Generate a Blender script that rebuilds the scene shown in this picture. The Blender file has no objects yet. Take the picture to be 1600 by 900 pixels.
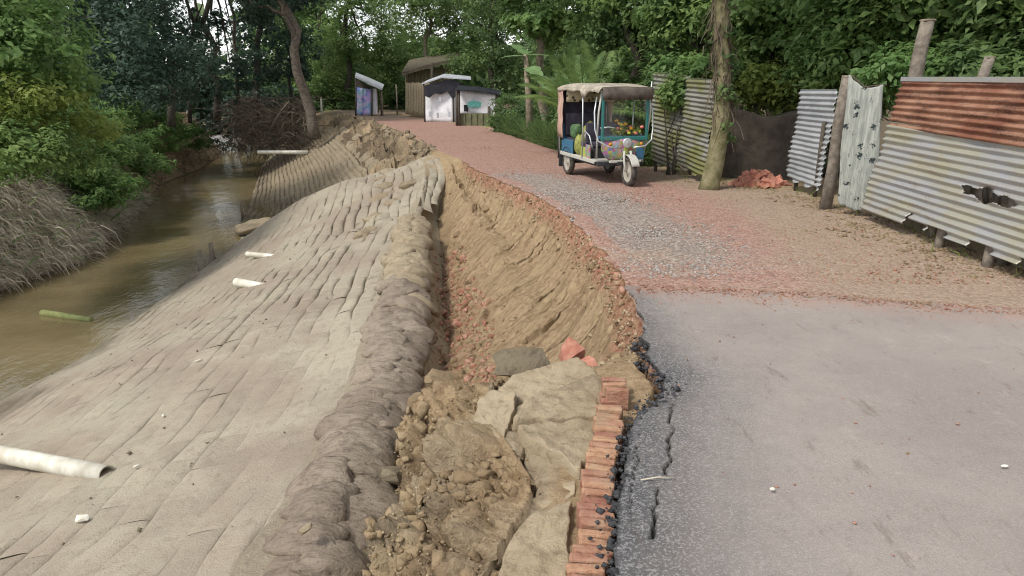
import bpy, bmesh, math, random
import numpy as np
from mathutils import Vector, Matrix
rnd = random.Random(7)
R = np.random.default_rng(11)
scene = bpy.context.scene
COL = scene.collection
PI = math.pi

# ------------------------------------------------------------------ camera, sky, sun, exposure
H_CAM = 1.9
FOC = 1155.0                       # focal length in pixels of a 1600 wide frame
PITCH = math.atan(330 / FOC)
cam = bpy.data.cameras.new('camera'); cam.sensor_width = 36.0; cam.lens = 36.0 * FOC / 1600
cam.clip_start = 0.05; cam.clip_end = 600
co = bpy.data.objects.new('camera', cam); COL.objects.link(co)
co.location = (0, 0, H_CAM); co.rotation_euler = (PI / 2 - PITCH, 0, 0)
scene.camera = co

SUN_EL, SUN_AZ = math.radians(52), math.radians(232)     # azimuth from +Y clockwise: behind and to the left
w = bpy.data.worlds.new('World'); scene.world = w; w.use_nodes = True
wn = w.node_tree.nodes; wl = w.node_tree.links; wn.clear()
sky = wn.new('ShaderNodeTexSky'); sky.sky_type = 'NISHITA'; sky.sun_disc = False
sky.sun_elevation = SUN_EL; sky.sun_rotation = SUN_AZ; sky.dust_density = 0.7; sky.air_density = 1.0; sky.ozone_density = 1.0
hs = wn.new('ShaderNodeHueSaturation'); hs.inputs['Saturation'].default_value = 0.22     # thin even cloud
bg = wn.new('ShaderNodeBackground'); bg.inputs['Strength'].default_value = 0.12
wo = wn.new('ShaderNodeOutputWorld')
wl.new(sky.outputs[0], hs.inputs['Color']); wl.new(hs.outputs[0], bg.inputs[0]); wl.new(bg.outputs[0], wo.inputs[0])
sd = bpy.data.lights.new('sun', 'SUN'); sd.energy = 1.5; sd.angle = math.radians(10); sd.color = (1.0, 0.95, 0.87)
so = bpy.data.objects.new('sun', sd); COL.objects.link(so)
sv = Vector((math.sin(SUN_AZ) * math.cos(SUN_EL), math.cos(SUN_AZ) * math.cos(SUN_EL), math.sin(SUN_EL)))
so.rotation_euler = sv.to_track_quat('Z', 'Y').to_euler()
vs = scene.view_settings
vs.view_transform = 'Standard'; vs.look = 'None'; vs.gamma = 1.0; vs.use_curve_mapping = False; vs.exposure = 1.0
scene.cycles.filter_width = 1.05

# ------------------------------------------------------------------ survey helper: a sight line met with a known height or distance
def P(px, py, z):
    a = (px - 800) / FOC; b = (450 - py) / FOC
    dy = math.cos(PITCH) + b * math.sin(PITCH); dz = -math.sin(PITCH) + b * math.cos(PITCH)
    t = (z - H_CAM) / dz
    return (a * t, dy * t, z)
def Q(px, py, y):
    a = (px - 800) / FOC; b = (450 - py) / FOC
    dy = math.cos(PITCH) + b * math.sin(PITCH); dz = -math.sin(PITCH) + b * math.cos(PITCH)
    t = y / dy
    return (a * t, y, H_CAM + dz * t)

# ------------------------------------------------------------------ noise
def _h(ix, iy, iz, seed):
    n = (ix.astype(np.int64) * 374761393 + iy.astype(np.int64) * 668265263 + iz.astype(np.int64) * 2147483647 + seed * 1274126177) & 0xFFFFFFFF
    n = ((n ^ (n >> 13)) * 1274126177) & 0xFFFFFFFF
    n = (n ^ (n >> 16)) & 0xFFFF
    return n / 32767.5 - 1.0
def vn(x, y, z=None, seed=0):
    x = np.asarray(x, float); y = np.asarray(y, float); z = np.zeros_like(x) if z is None else np.asarray(z, float)
    xi, yi, zi = np.floor(x), np.floor(y), np.floor(z)
    u, v, t = x - xi, y - yi, z - zi
    u = u * u * (3 - 2 * u); v = v * v * (3 - 2 * v); t = t * t * (3 - 2 * t)
    def L(k):
        a = _h(xi, yi, zi + k, seed); b = _h(xi + 1, yi, zi + k, seed); c = _h(xi, yi + 1, zi + k, seed); d = _h(xi + 1, yi + 1, zi + k, seed)
        return (a * (1 - u) + b * u) * (1 - v) + (c * (1 - u) + d * u) * v
    return L(0) * (1 - t) + L(1) * t
def fbm(x, y, z=None, o=4, seed=0, g=0.5):
    s = 0; a = 1.0; n = 0
    for k in range(o):
        s = s + a * vn(np.asarray(x) * 2 ** k + 17.3 * k, np.asarray(y) * 2 ** k + 9.1 * k, None if z is None else np.asarray(z) * 2 ** k, seed + k)
        n += a; a *= g
    return s / n
def worley(x, y, seed=0):
    x = np.asarray(x, float); y = np.asarray(y, float); xi = np.floor(x); yi = np.floor(y)
    d1 = np.full(x.shape, 9.0); d2 = np.full(x.shape, 9.0); idv = np.zeros(x.shape)
    zz = np.zeros_like(xi)
    for i in (-1, 0, 1):
        for j in (-1, 0, 1):
            cx = xi + i + 0.5 + 0.45 * _h(xi + i, yi + j, zz, seed); cy = yi + j + 0.5 + 0.45 * _h(xi + i, yi + j, zz, seed + 5)
            d = np.hypot(cx - x, cy - y); c = _h(xi + i, yi + j, zz, seed + 9)
            near = d < d1
            d2 = np.where(near, d1, np.minimum(d2, d)); idv = np.where(near, c, idv); d1 = np.where(near, d, d1)
    return d1, d2, idv
def sst(a, b, x):
    t = np.clip((x - a) / (b - a), 0, 1); return t * t * (3 - 2 * t)

# ------------------------------------------------------------------ mesh helpers
def link(o, parent=None):
    COL.objects.link(o)
    if parent is not None: o.parent = parent
    return o
def mesh_np(name, V, F, mat=None, smooth=False, attrs=None):
    """V (n,3), F (m,k) with one k"""
    V = np.asarray(V, np.float32).reshape(-1, 3); F = np.asarray(F, np.int32); k = F.shape[1]
    me = bpy.data.meshes.new(name)
    me.vertices.add(len(V)); me.vertices.foreach_set('co', V.ravel())
    me.loops.add(F.size); me.loops.foreach_set('vertex_index', F.ravel())
    me.polygons.add(len(F)); me.polygons.foreach_set('loop_start', np.arange(0, F.size, k, dtype=np.int32))
    try: me.polygons.foreach_set('loop_total', np.full(len(F), k, np.int32))
    except Exception: pass
    if smooth: me.polygons.foreach_set('use_smooth', np.ones(len(F), bool))
    for n, c in (attrs or {}).items():
        at = me.color_attributes.new(n, 'FLOAT_COLOR', 'POINT'); at.data.foreach_set('color', np.asarray(c, np.float32).ravel())
    me.update(calc_edges=True); me.validate()
    if mat: me.materials.append(mat)
    return me
def obj_np(name, V, F, mat=None, parent=None, smooth=False, attrs=None):
    return link(bpy.data.objects.new(name, mesh_np(name, V, F, mat, smooth, attrs)), parent)
def grid_faces(nr, nc, off=0, close=False):
    r = np.arange(nr - 1)[:, None]; cN = nc if close else nc - 1
    c = np.arange(cN)[None, :]; c2 = (c + 1) % nc
    a = r * nc + c; b = r * nc + c2; d = (r + 1) * nc + c2; e = (r + 1) * nc + c
    return np.stack([a, b, d, e], -1).reshape(-1, 4) + off
class MB:
    """collects shapes for one mesh"""
    def __init__(s): s.v = []; s.f = []; s.n = 0
    def add(s, V, F):
        V = np.asarray(V, float).reshape(-1, 3); s.v.append(V); s.f += [[int(i) + s.n for i in f] for f in F]; s.n += len(V); return s
    def box(s, c, d, rot=None, jit=0.0):
        V = np.array([[x, y, z] for x in (-.5, .5) for y in (-.5, .5) for z in (-.5, .5)]) * np.array(d)
        if jit: V += R.normal(0, jit, V.shape)
        if rot is not None: V = V @ np.array(rot.to_3x3()).T
        return s.add(V + np.array(c), [(0, 1, 3, 2), (4, 6, 7, 5), (0, 4, 5, 1), (2, 3, 7, 6), (0, 2, 6, 4), (1, 5, 7, 3)])
    def tube(s, pts, r, n=8, cap=True):
        pts = [Vector(p) for p in pts]; m = len(pts)
        rr = r if hasattr(r, '__len__') else [r] * m
        V = []; up = Vector((0, 0, 1))
        prev = None
        for i, p in enumerate(pts):
            t = (pts[min(i + 1, m - 1)] - pts[max(i - 1, 0)]).normalized()
            if prev is None:
                a = t.cross(up if abs(t.z) < 0.9 else Vector((1, 0, 0))).normalized()
            else:
                a = (prev - t * prev.dot(t)).normalized()
            prev = a; b = t.cross(a)
            for k in range(n):
                q = 2 * PI * k / n; V.append(p + (a * math.cos(q) + b * math.sin(q)) * rr[i])
        F = [tuple(f) for f in grid_faces(m, n, 0, True)]
        if cap: F += [tuple(range(n))[::-1], tuple(range((m - 1) * n, m * n))]
        return s.add([tuple(v) for v in V], F)
    def lathe(s, prof, c=(0, 0, 0), n=20, axis='z', rot=None):
        V = []
        for r, h in prof:
            for k in range(n):
                q = 2 * PI * k / n
                if axis == 'z': V.append((r * math.cos(q), r * math.sin(q), h))
                elif axis == 'x': V.append((h, r * math.cos(q), r * math.sin(q)))
                else: V.append((r * math.cos(q), h, r * math.sin(q)))
        V = np.array(V)
        if rot is not None: V = V @ np.array(rot.to_3x3()).T
        return s.add(V + np.array(c), [tuple(f) for f in grid_faces(len(prof), n, 0, True)])
    def grid(s, G):
        G = np.asarray(G); return s.add(G.reshape(-1, 3), [tuple(f) for f in grid_faces(G.shape[0], G.shape[1])])
    def build(s, name, mat, parent=None, smooth=False, solid=0, bevel=0):
        me = bpy.data.meshes.new(name); me.from_pydata(np.concatenate(s.v).tolist(), [], s.f)
        if smooth: me.polygons.foreach_set('use_smooth', [True] * len(me.polygons))
        me.materials.append(mat); me.update()
        o = link(bpy.data.objects.new(name, me), parent)
        if bevel:
            m = o.modifiers.new('b', 'BEVEL'); m.width = bevel; m.segments = 2; m.limit_method = 'ANGLE'
        if solid:
            m = o.modifiers.new('s', 'SOLIDIFY'); m.thickness = solid; m.offset = 0
        return o
def empty(name, loc=(0, 0, 0), rz=0):
    o = bpy.data.objects.new(name, None); o.location = loc; o.rotation_euler = (0, 0, rz); o.empty_display_size = 0.2
    return link(o)
def tag(o, label=None, cat=None, group=None, kind=None):
    if label: o['label'] = label
    if cat: o['category'] = cat
    if group: o['group'] = group
    if kind: o['kind'] = kind
    return o

# ------------------------------------------------------------------ materials
class NT:
    def __init__(s, name):
        s.m = bpy.data.materials.new(name); s.m.use_nodes = True; s.t = s.m.node_tree; s.t.nodes.clear()
        s.out = s.n('ShaderNodeOutputMaterial'); s.b = s.n('ShaderNodeBsdfPrincipled'); s.l(s.b.outputs[0], s.out.inputs[0])
        s.geo = s.n('ShaderNodeNewGeometry')
    def n(s, t, **k):
        x = s.t.nodes.new(t)
        for a, b in k.items(): setattr(x, a, b)
        return x
    def l(s, a, b): s.t.links.new(a, b)
    def pos(s, scale=(1, 1, 1), obj=False, rot=(0, 0, 0)):
        mp = s.n('ShaderNodeMapping'); mp.inputs['Scale'].default_value = scale; mp.inputs['Rotation'].default_value = rot
        if obj:
            tc = s.n('ShaderNodeTexCoord'); s.l(tc.outputs['Object'], mp.inputs[0])
        else: s.l(s.geo.outputs['Position'], mp.inputs[0])
        return mp.outputs[0]
    def noise(s, scale, detail=4, rough=0.55, vec=None, dist=0.0):
        x = s.n('ShaderNodeTexNoise'); x.inputs['Scale'].default_value = scale; x.inputs['Detail'].default_value = detail
        x.inputs['Roughness'].default_value = rough; x.inputs['Distortion'].default_value = dist
        s.l(vec if vec is not None else s.geo.outputs['Position'], x.inputs['Vector']); return x.outputs['Fac']
    def voro(s, scale, vec=None, feature='F1', out='Distance', rnd_=1.0):
        x = s.n('ShaderNodeTexVoronoi', feature=feature); x.inputs['Scale'].default_value = scale; x.inputs['Randomness'].default_value = rnd_
        s.l(vec if vec is not None else s.geo.outputs['Position'], x.inputs['Vector']); return x.outputs[out]
    def ramp(s, fac, a, b, lo=0.0, hi=1.0):
        x = s.n('ShaderNodeMapRange', interpolation_type='SMOOTHSTEP'); s.l(fac, x.inputs[0])
        x.inputs[1].default_value = a; x.inputs[2].default_value = b; x.inputs[3].default_value = lo; x.inputs[4].default_value = hi
        return x.outputs[0]
    def math(s, op, a, b=None):
        x = s.n('ShaderNodeMath', operation=op)
        for i, q in enumerate((a, b)):
            if q is None: continue
            if isinstance(q, (int, float)): x.inputs[i].default_value = q
            else: s.l(q, x.inputs[i])
        return x.outputs[0]
    def mix(s, fac, a, b, blend='MIX'):
        x = s.n('ShaderNodeMix', data_type='RGBA', blend_type=blend)
        if isinstance(fac, (int, float)): x.inputs[0].default_value = fac
        else: s.l(fac, x.inputs[0])
        for i, q in ((6, a), (7, b)):
            if isinstance(q, (tuple, list)): x.inputs[i].default_value = (*q[:3], 1)
            else: s.l(q, x.inputs[i])
        return x.outputs[2]
    def attr(s, name, ch=None):
        x = s.n('ShaderNodeAttribute', attribute_name=name)
        if ch is None: return x.outputs['Color']
        sp = s.n('ShaderNodeSeparateColor'); s.l(x.outputs['Color'], sp.inputs[0]); return sp.outputs[ch]
    def orand(s):
        return s.n('ShaderNodeObjectInfo').outputs['Random']
    def fin(s, col, rough=0.85, bump=None, dist=0.02, strength=1.0, metal=0.0, spec=0.3):
        if isinstance(col, (tuple, list)): s.b.inputs['Base Color'].default_value = (*col[:3], 1)
        else: s.l(col, s.b.inputs['Base Color'])
        if isinstance(rough, (int, float)): s.b.inputs['Roughness'].default_value = rough
        else: s.l(rough, s.b.inputs['Roughness'])
        s.b.inputs['Specular IOR Level'].default_value = spec
        if isinstance(metal, (int, float)): s.b.inputs['Metallic'].default_value = metal
        else: s.l(metal, s.b.inputs['Metallic'])
        if bump is not None:
            x = s.n('ShaderNodeBump'); x.inputs['Distance'].default_value = dist; x.inputs['Strength'].default_value = strength
            s.l(bump, x.inputs['Height']); s.l(x.outputs[0], s.b.inputs['Normal'])
        return s.m
def dusty_brick():
    t = NT('dusty_edging_brick'); n = t.noise(12, 6, .65); n2 = t.noise(5, 5, .65); n3 = t.noise(55, 4, .6)
    c = t.mix(t.ramp(n, .3, .7), (0.29, 0.135, 0.088), (0.40, 0.24, 0.162))
    hv = t.n('ShaderNodeHueSaturation'); t.l(c, hv.inputs['Color']); t.l(t.math('ADD', t.math('MULTIPLY', t.orand(), .3), .9), hv.inputs['Value']); t.l(t.math('ADD', t.math('MULTIPLY', t.orand(), .02), .493), hv.inputs['Hue'])
    c = t.mix(t.ramp(n2, .50, .70, 0, .7), hv.outputs[0], (0.32, 0.245, 0.16)); c = t.mix(t.ramp(n3, .28, .42, .6, 0), c, (0.09, 0.06, 0.045))
    return t.fin(c, .93, t.math('ADD', n, n3), .012, .9, spec=.1)
def simple(name, a, b, scale=8, rough=0.8, bump=0.004, metal=0.0, spec=0.3, var=0.0):
    t = NT(name); f = t.noise(scale, 5, 0.6); c = t.mix(t.ramp(f, 0.3, 0.7), a, b)
    if var:
        hv = t.n('ShaderNodeHueSaturation'); t.l(c, hv.inputs['Color'])
        t.l(t.math('ADD', t.math('MULTIPLY', t.orand(), 2 * var), 1 - var), hv.inputs['Value']); c = hv.outputs[0]
    return t.fin(c, rough, t.noise(scale * 4, 4, 0.6), bump, 0.8, metal, spec)
def c8(r, g, b):   # colour as read on the surface, 0..255
    return tuple(((v / 255 + .055) / 1.055) ** 2.4 if v > 10 else v / 255 / 12.92 for v in (r, g, b))

def ground_material():
    t = NT('ground_soil')
    zr, zg, zb = t.attr('zone', 0), t.attr('zone', 1), t.attr('zone', 2)
    n1 = t.noise(1.6, 6, 0.6); n2 = t.noise(14, 7, 0.7); n3 = t.noise(60, 5, 0.65)
    mp = t.n('ShaderNodeMapping'); t.l(t.attr('flow'), mp.inputs[0]); mp.inputs['Scale'].default_value = (11, .9, 1)
    fl = t.noise(1.0, 6, 0.7, mp.outputs[0]); sc = t.attr('zone_more', 0)
    tan = t.mix(t.ramp(n2, 0.3, 0.7), (0.25, 0.17, 0.098), (0.46, 0.335, 0.205))
    tan = t.mix(t.ramp(n1, 0.35, 0.7, 0, 0.5), tan, (0.37, 0.285, 0.165))
    tan = t.mix(t.math('MULTIPLY', t.ramp(fl, 0.32, 0.56, 0.7, 0), sc), tan, (0.15, 0.098, 0.057))
    tan = t.mix(t.math('MULTIPLY', t.ramp(fl, 0.55, 0.7, 0, 0.6), sc), tan, (0.48, 0.36, 0.22))
    red = t.mix(t.ramp(n2, 0.35, 0.65), (0.235, 0.10, 0.062), (0.42, 0.25, 0.165))
    redm = t.ramp(t.math('ADD', zr, t.math('MULTIPLY', t.math('SUBTRACT', n2, 0.5), 1.3)), 0.35, 0.8, 0, .85)
    c = t.mix(redm, tan, red)
    mud = t.mix(t.ramp(n1, 0.3, 0.7), (0.33, 0.28, 0.205), (0.41, 0.36, 0.27))
    mud = t.mix(t.ramp(n2, 0.25, 0.6, 0.5, 0), mud, (0.19, 0.15, 0.105))
    c = t.mix(zg, c, mud)
    dk = t.mix(t.ramp(n2, 0.3, 0.7), (0.040, 0.031, 0.022), (0.135, 0.105, 0.070))
    c = t.mix(zb, c, dk)
    c = t.mix(t.ramp(n3, 0.62, 0.78, 0, 0.35), c, (0.40, 0.33, 0.24))
    c = t.mix(t.ramp(n3, 0.24, 0.40, 0.45, 0), c, (0.075, 0.055, 0.038))
    bmp = t.math('ADD', t.math('MULTIPLY', n2, 0.65), t.math('MULTIPLY', n3, 0.35))
    bmp = t.math('ADD', bmp, t.math('MULTIPLY', t.math('MULTIPLY', fl, sc), .8))
    return t.fin(c, 0.95, bmp, 0.06, 1.0, spec=0.1)
def road_material():
    t = NT('gravel_road')
    zr, zg = t.attr('zone', 0), t.attr('zone', 1)
    n1 = t.noise(0.7, 5, 0.6); n2 = t.noise(6, 5, 0.6)
    v = t.voro(38, out='Color'); vd = t.voro(38)
    sp = t.n('ShaderNodeSeparateColor'); t.l(v, sp.inputs[0]); rv = sp.outputs[0]; rv2 = sp.outputs[1]
    red = t.mix(rv, (0.25, 0.13, 0.098), (0.40, 0.265, 0.212))
    grey = t.mix(rv, (0.145, 0.118, 0.102), (0.37, 0.31, 0.265))
    soil = t.mix(rv, (0.25, 0.18, 0.13), (0.37, 0.285, 0.215))
    f = t.math('ADD', zr, t.math('MULTIPLY', t.math('SUBTRACT', n2, 0.5), 1.3))
    f = t.math('ADD', f, t.math('MULTIPLY', t.math('SUBTRACT', rv2, 0.5), 0.5))
    c = t.mix(t.ramp(f, 0.3, 0.7), grey, red)
    f2 = t.math('ADD', zg, t.math('MULTIPLY', t.math('SUBTRACT', n1, 0.5), 1.2))
    c = t.mix(t.ramp(f2, 0.35, 0.75), c, soil)
    c = t.mix(t.ramp(n2, 0.5, 0.75, 0, 0.4), c, (0.37, 0.27, 0.215))
    b = t.math('ADD', t.math('MULTIPLY', vd, -1.0), t.math('MULTIPLY', n2, 0.5))
    return t.fin(c, 0.93, b, 0.018, 0.7, spec=0.15)
def asphalt_material():
    t = NT('dusty_asphalt')
    e = t.attr('zone', 0)           # how worn clean the tar is towards the broken edge
    n1 = t.noise(0.9, 6, 0.6); n2 = t.noise(9, 6, 0.65, t.pos((1, 0.45, 1), rot=(0, 0, 0.5))); n3 = t.noise(150, 3, 0.7)
    v = t.voro(120, out='Color'); sp = t.n('ShaderNodeSeparateColor'); t.l(v, sp.inputs[0]); rv = sp.outputs[0]
    tar = t.mix(t.ramp(rv, 0.45, 1.0), (0.08, 0.08, 0.083), (0.235, 0.23, 0.228))
    dust = t.mix(t.ramp(n1, 0.3, 0.7), (0.295, 0.252, 0.226), (0.36, 0.315, 0.28))
    dust = t.mix(t.ramp(n3, 0.35, 0.6, 0.55, 0), dust, (0.19, 0.165, 0.15))
    m1 = t.noise(4.5, 6, .7); dust = t.mix(t.ramp(m1, .52, .72, 0, .45), dust, (0.235, 0.20, 0.185)); dust = t.mix(t.ramp(m1, .28, .44, .4, 0), dust, (0.43, 0.36, 0.32))
    dust = t.mix(t.math('MULTIPLY', t.attr('zone', 2), t.ramp(m1, .35, .6)), dust, (0.40, 0.265, 0.21))
    dust = t.mix(t.ramp(rv, 0.75, 0.95, 0, 0.25), dust, (0.42, 0.38, 0.35))
    f = t.math('ADD', e, t.math('MULTIPLY', t.math('SUBTRACT', n1, 0.5), 0.55))
    f = t.math('ADD', f, t.math('MULTIPLY', t.math('SUBTRACT', n2, 0.5), 0.35))
    c = t.mix(t.ramp(f, 0.10, 1.05), dust, tar)
    st = t.noise(3.2, 5, 0.75, t.pos((1.6, 0.5, 1), rot=(0, 0, -0.9)))
    c = t.mix(t.ramp(st, 0.58, 0.70, 0, 0.5), c, (0.145, 0.115, 0.095))
    st2 = t.noise(14, 6, 0.75, t.pos((1.4, 0.6, 1), rot=(0, 0, -0.9)))
    c = t.mix(t.ramp(st2, 0.58, 0.70, 0, 0.4), c, (0.15, 0.12, 0.10))
    c = t.mix(t.attr('zone', 1), c, (0.02, 0.02, 0.021))
    return t.fin(c, 0.9, t.math('ADD', t.math('MULTIPLY', rv, 0.6), t.math('MULTIPLY', n3, 0.5)), 0.008, 0.75, spec=0.2)
def bag_material(name, a, b, d, weave=0.0):
    t = NT(name)
    n1 = t.noise(0.8, 6, 0.65); n2 = t.noise(9, 7, 0.7); n3 = t.noise(60, 5, 0.65)
    c = t.mix(t.ramp(n1, 0.32, 0.68), a, b)
    c = t.mix(t.ramp(n2, 0.28, 0.52, 0.8, 0), c, d)
    c = t.mix(t.ramp(n3, 0.58, 0.76, 0, 0.35), c, tuple(min(1, v * 1.25) for v in b))
    c = t.mix(t.ramp(n3, 0.26, 0.42, 0.5, 0), c, tuple(v * .6 for v in d))
    b_ = t.math('ADD', t.math('MULTIPLY', n2, 0.6), t.math('MULTIPLY', n3, 0.4))
    sx = t.n('ShaderNodeSeparateXYZ'); t.l(t.geo.outputs['Position'], sx.inputs[0])
    wet = t.math('ADD', sx.outputs[2], t.math('MULTIPLY', t.math('SUBTRACT', t.noise(1.1, 5, .65, t.pos((1, .5, 1))), .5), -1.3))
    c = t.mix(t.ramp(wet, -2.55, -2.2, .75, 0), c, (0.11, 0.093, 0.064))
    if weave:
        wv = t.noise(24, 4, 0.7, t.pos((0.35, 1.6, 1)))
        c = t.mix(t.ramp(wv, 0.3, 0.55, weave, 0), c, tuple(v * .55 for v in d)); b_ = t.math('ADD', b_, t.math('MULTIPLY', wv, .6))
    hv = t.n('ShaderNodeHueSaturation'); t.l(c, hv.inputs['Color']); t.l(t.math('ADD', t.math('MULTIPLY', t.orand(), 0.14), 0.93), hv.inputs['Value'])
    return t.fin(hv.outputs[0], 0.95, b_, 0.035, 0.9, spec=0.1)
def leaf_material(name, a, b, trans=0.35):
    t = NT(name)
    n = t.noise(0.9, 3, 0.6); n2 = t.noise(9, 2, 0.5)
    f = t.math('ADD', t.math('MULTIPLY', n, 0.6), t.math('MULTIPLY', n2, 0.45))
    c = t.mix(t.ramp(f, 0.35, 0.7), a, b)
    t.fin(c, 0.55, spec=0.35)
    tr = t.n('ShaderNodeBsdfTranslucent'); ms = t.n('ShaderNodeMixShader'); ms.inputs[0].default_value = trans
    hv = t.n('ShaderNodeHueSaturation'); hv.inputs['Value'].default_value = 1.3; t.l(c, hv.inputs['Color']); t.l(hv.outputs[0], tr.inputs[0])
    t.l(t.b.outputs[0], ms.inputs[1]); t.l(tr.outputs[0], ms.inputs[2]); t.l(ms.outputs[0], t.out.inputs[0])
    return t.m
def water_material():
    t = NT('muddy_water')
    n = t.noise(0.5, 4, 0.6); c = t.mix(t.ramp(n, 0.3, 0.7), (0.145, 0.112, 0.054), (0.20, 0.157, 0.082))
    b = t.math('ADD', t.noise(2.2, 4, 0.6, t.pos((1, 0.55, 1))), t.math('MULTIPLY', t.noise(9, 3, 0.6, t.pos((1, 0.4, 1))), 0.35))
    return t.fin(c, 0.09, b, 0.04, 0.5, spec=0.45)
def sheet_material(name, base, alt, rust, rust_lo, rust_hi, moss=None, metal=0.35, rough=0.5):
    t = NT(name)
    n = t.noise(1.4, 6, 0.65, t.pos((.8, .8, 2.2))); n2 = t.noise(5, 6, 0.68, t.pos((0.35, 0.35, 2.8))); n3 = t.noise(40, 4, 0.6)
    c = t.mix(t.ramp(n, 0.35, 0.65), base, alt)
    m = t.ramp(t.math('ADD', t.math('MULTIPLY', n2, 0.7), t.math('MULTIPLY', n3, 0.3)), rust_lo, rust_hi)
    c = t.mix(m, c, rust)
    if moss: c = t.mix(t.ramp(t.noise(2.4, 5, 0.6), 0.42, 0.62), c, moss)
    return t.fin(c, t.ramp(m, 0, 1, rough, 0.9), n3, 0.003, 0.6, t.math('MULTIPLY', t.math('SUBTRACT', 1.0, m), metal), 0.4)
def paint(name, col, rough=0.45, dirt=0.35, metal=0.0):
    t = NT(name); n = t.noise(9, 5, 0.65)
    c = t.mix(t.ramp(n, 0.5, 0.8, 0, dirt), col, (0.22, 0.17, 0.12))
    return t.fin(c, t.ramp(n, 0.3, 0.8, rough, min(1, rough + 0.35)), None, metal=metal, spec=0.4)
MAT = {}
MAT['ground'] = ground_material(); MAT['road'] = road_material(); MAT['asphalt'] = asphalt_material(); MAT['water'] = water_material()
MAT['bag'] = bag_material('mud_covered_bag', (0.32, 0.265, 0.205), (0.40, 0.36, 0.275), (0.265, 0.218, 0.163))
MAT['bag_grey'] = bag_material('grey_brown_bag', (0.25, 0.20, 0.155), (0.335, 0.28, 0.218), (0.16, 0.126, 0.096), .5)
MAT['bag_tan'] = bag_material('tan_bag', (0.28, 0.225, 0.15), (0.36, 0.30, 0.21), (0.165, 0.125, 0.082))
MAT['bag_far'] = bag_material('dark_mud_bag', (0.225, 0.18, 0.122), (0.295, 0.245, 0.172), (0.13, 0.10, 0.066))
MAT['clod'] = bag_material('dry_soil_clod', (0.23, 0.165, 0.098), (0.33, 0.255, 0.16), (0.125, 0.088, 0.052))
MAT['clod_grey'] = bag_material('grey_soil_slab', (0.17, 0.14, 0.095), (0.25, 0.21, 0.145), (0.09, 0.072, 0.05))
MAT['brick'] = simple('fired_brick', (0.34, 0.155, 0.092), (0.45, 0.265, 0.17), 14, 0.9, 0.006, spec=0.15, var=0.13)
MAT['brick_red'] = simple('red_brick_rubble', (0.31, 0.115, 0.08), (0.42, 0.21, 0.15), 14, 0.9, 0.006, spec=0.15, var=0.22)
MAT['tar'] = simple('tar_crumb', (0.02, 0.02, 0.022), (0.09, 0.09, 0.095), 30, 0.9, 0.01)
MAT['pvc'] = simple('white_pvc', (0.50, 0.465, 0.37), (0.72, 0.70, 0.61), 5, 0.5, 0.001)
MAT['pvc_in'] = simple('pipe_inside', (0.05, 0.045, 0.04), (0.10, 0.09, 0.07), 6, 0.8, 0.001)
MAT['bark'] = simple('pale_bark', (0.15, 0.12, 0.085), (0.30, 0.25, 0.185), 11, 0.9, 0.02)
MAT['bark_brown'] = simple('brown_bark', (0.075, 0.06, 0.046), (0.17, 0.14, 0.11), 9, 0.9, 0.02)
MAT['bark_dark'] = simple('dark_bark', (0.045, 0.038, 0.03), (0.105, 0.088, 0.068), 9, 0.9, 0.02)
MAT['bark_moss'] = simple('mossy_bark', (0.12, 0.115, 0.05), (0.235, 0.205, 0.12), 7, 0.92, 0.02)
MAT['wood'] = simple('weathered_wood', (0.12, 0.10, 0.08), (0.24, 0.205, 0.165), 12, 0.88, 0.01)
MAT['wood_dark'] = simple('dark_wood', (0.05, 0.042, 0.034), (0.11, 0.09, 0.07), 12, 0.9, 0.01)
MAT['bamboo'] = simple('bamboo_mat', (0.22, 0.175, 0.11), (0.36, 0.30, 0.20), 18, 0.9, 0.008)
MAT['dry'] = simple('dry_stalk', (0.38, 0.325, 0.25), (0.62, 0.56, 0.45), 3, 0.9, 0.0)
MAT['dry_dark'] = simple('dark_dry_root', (0.07, 0.052, 0.038), (0.16, 0.125, 0.09), 3, 0.9, 0.0)
MAT['mudwall'] = simple('mud_wall', (0.045, 0.036, 0.028), (0.085, 0.07, 0.055), 5, 0.95, 0.02)
LEAF = dict(
    vivid=leaf_material('leaf_vivid', (0.08, 0.165, 0.048), (0.235, 0.35, 0.115), .48),
    mid=leaf_material('leaf_mid', (0.07, 0.14, 0.044), (0.25, 0.35, 0.11), .5),
    dark=leaf_material('leaf_dark', (0.05, 0.10, 0.036), (0.18, 0.265, 0.088), 0.48),
    blue=leaf_material('leaf_blue', (0.026, 0.058, 0.042), (0.082, 0.132, 0.085), 0.35),
    yellow=leaf_material('leaf_yellow', (0.16, 0.215, 0.045), (0.33, 0.38, 0.10), .48),
    pale=leaf_material('leaf_pale', (0.17, 0.29, 0.12), (0.29, 0.43, 0.20)),
)

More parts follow.
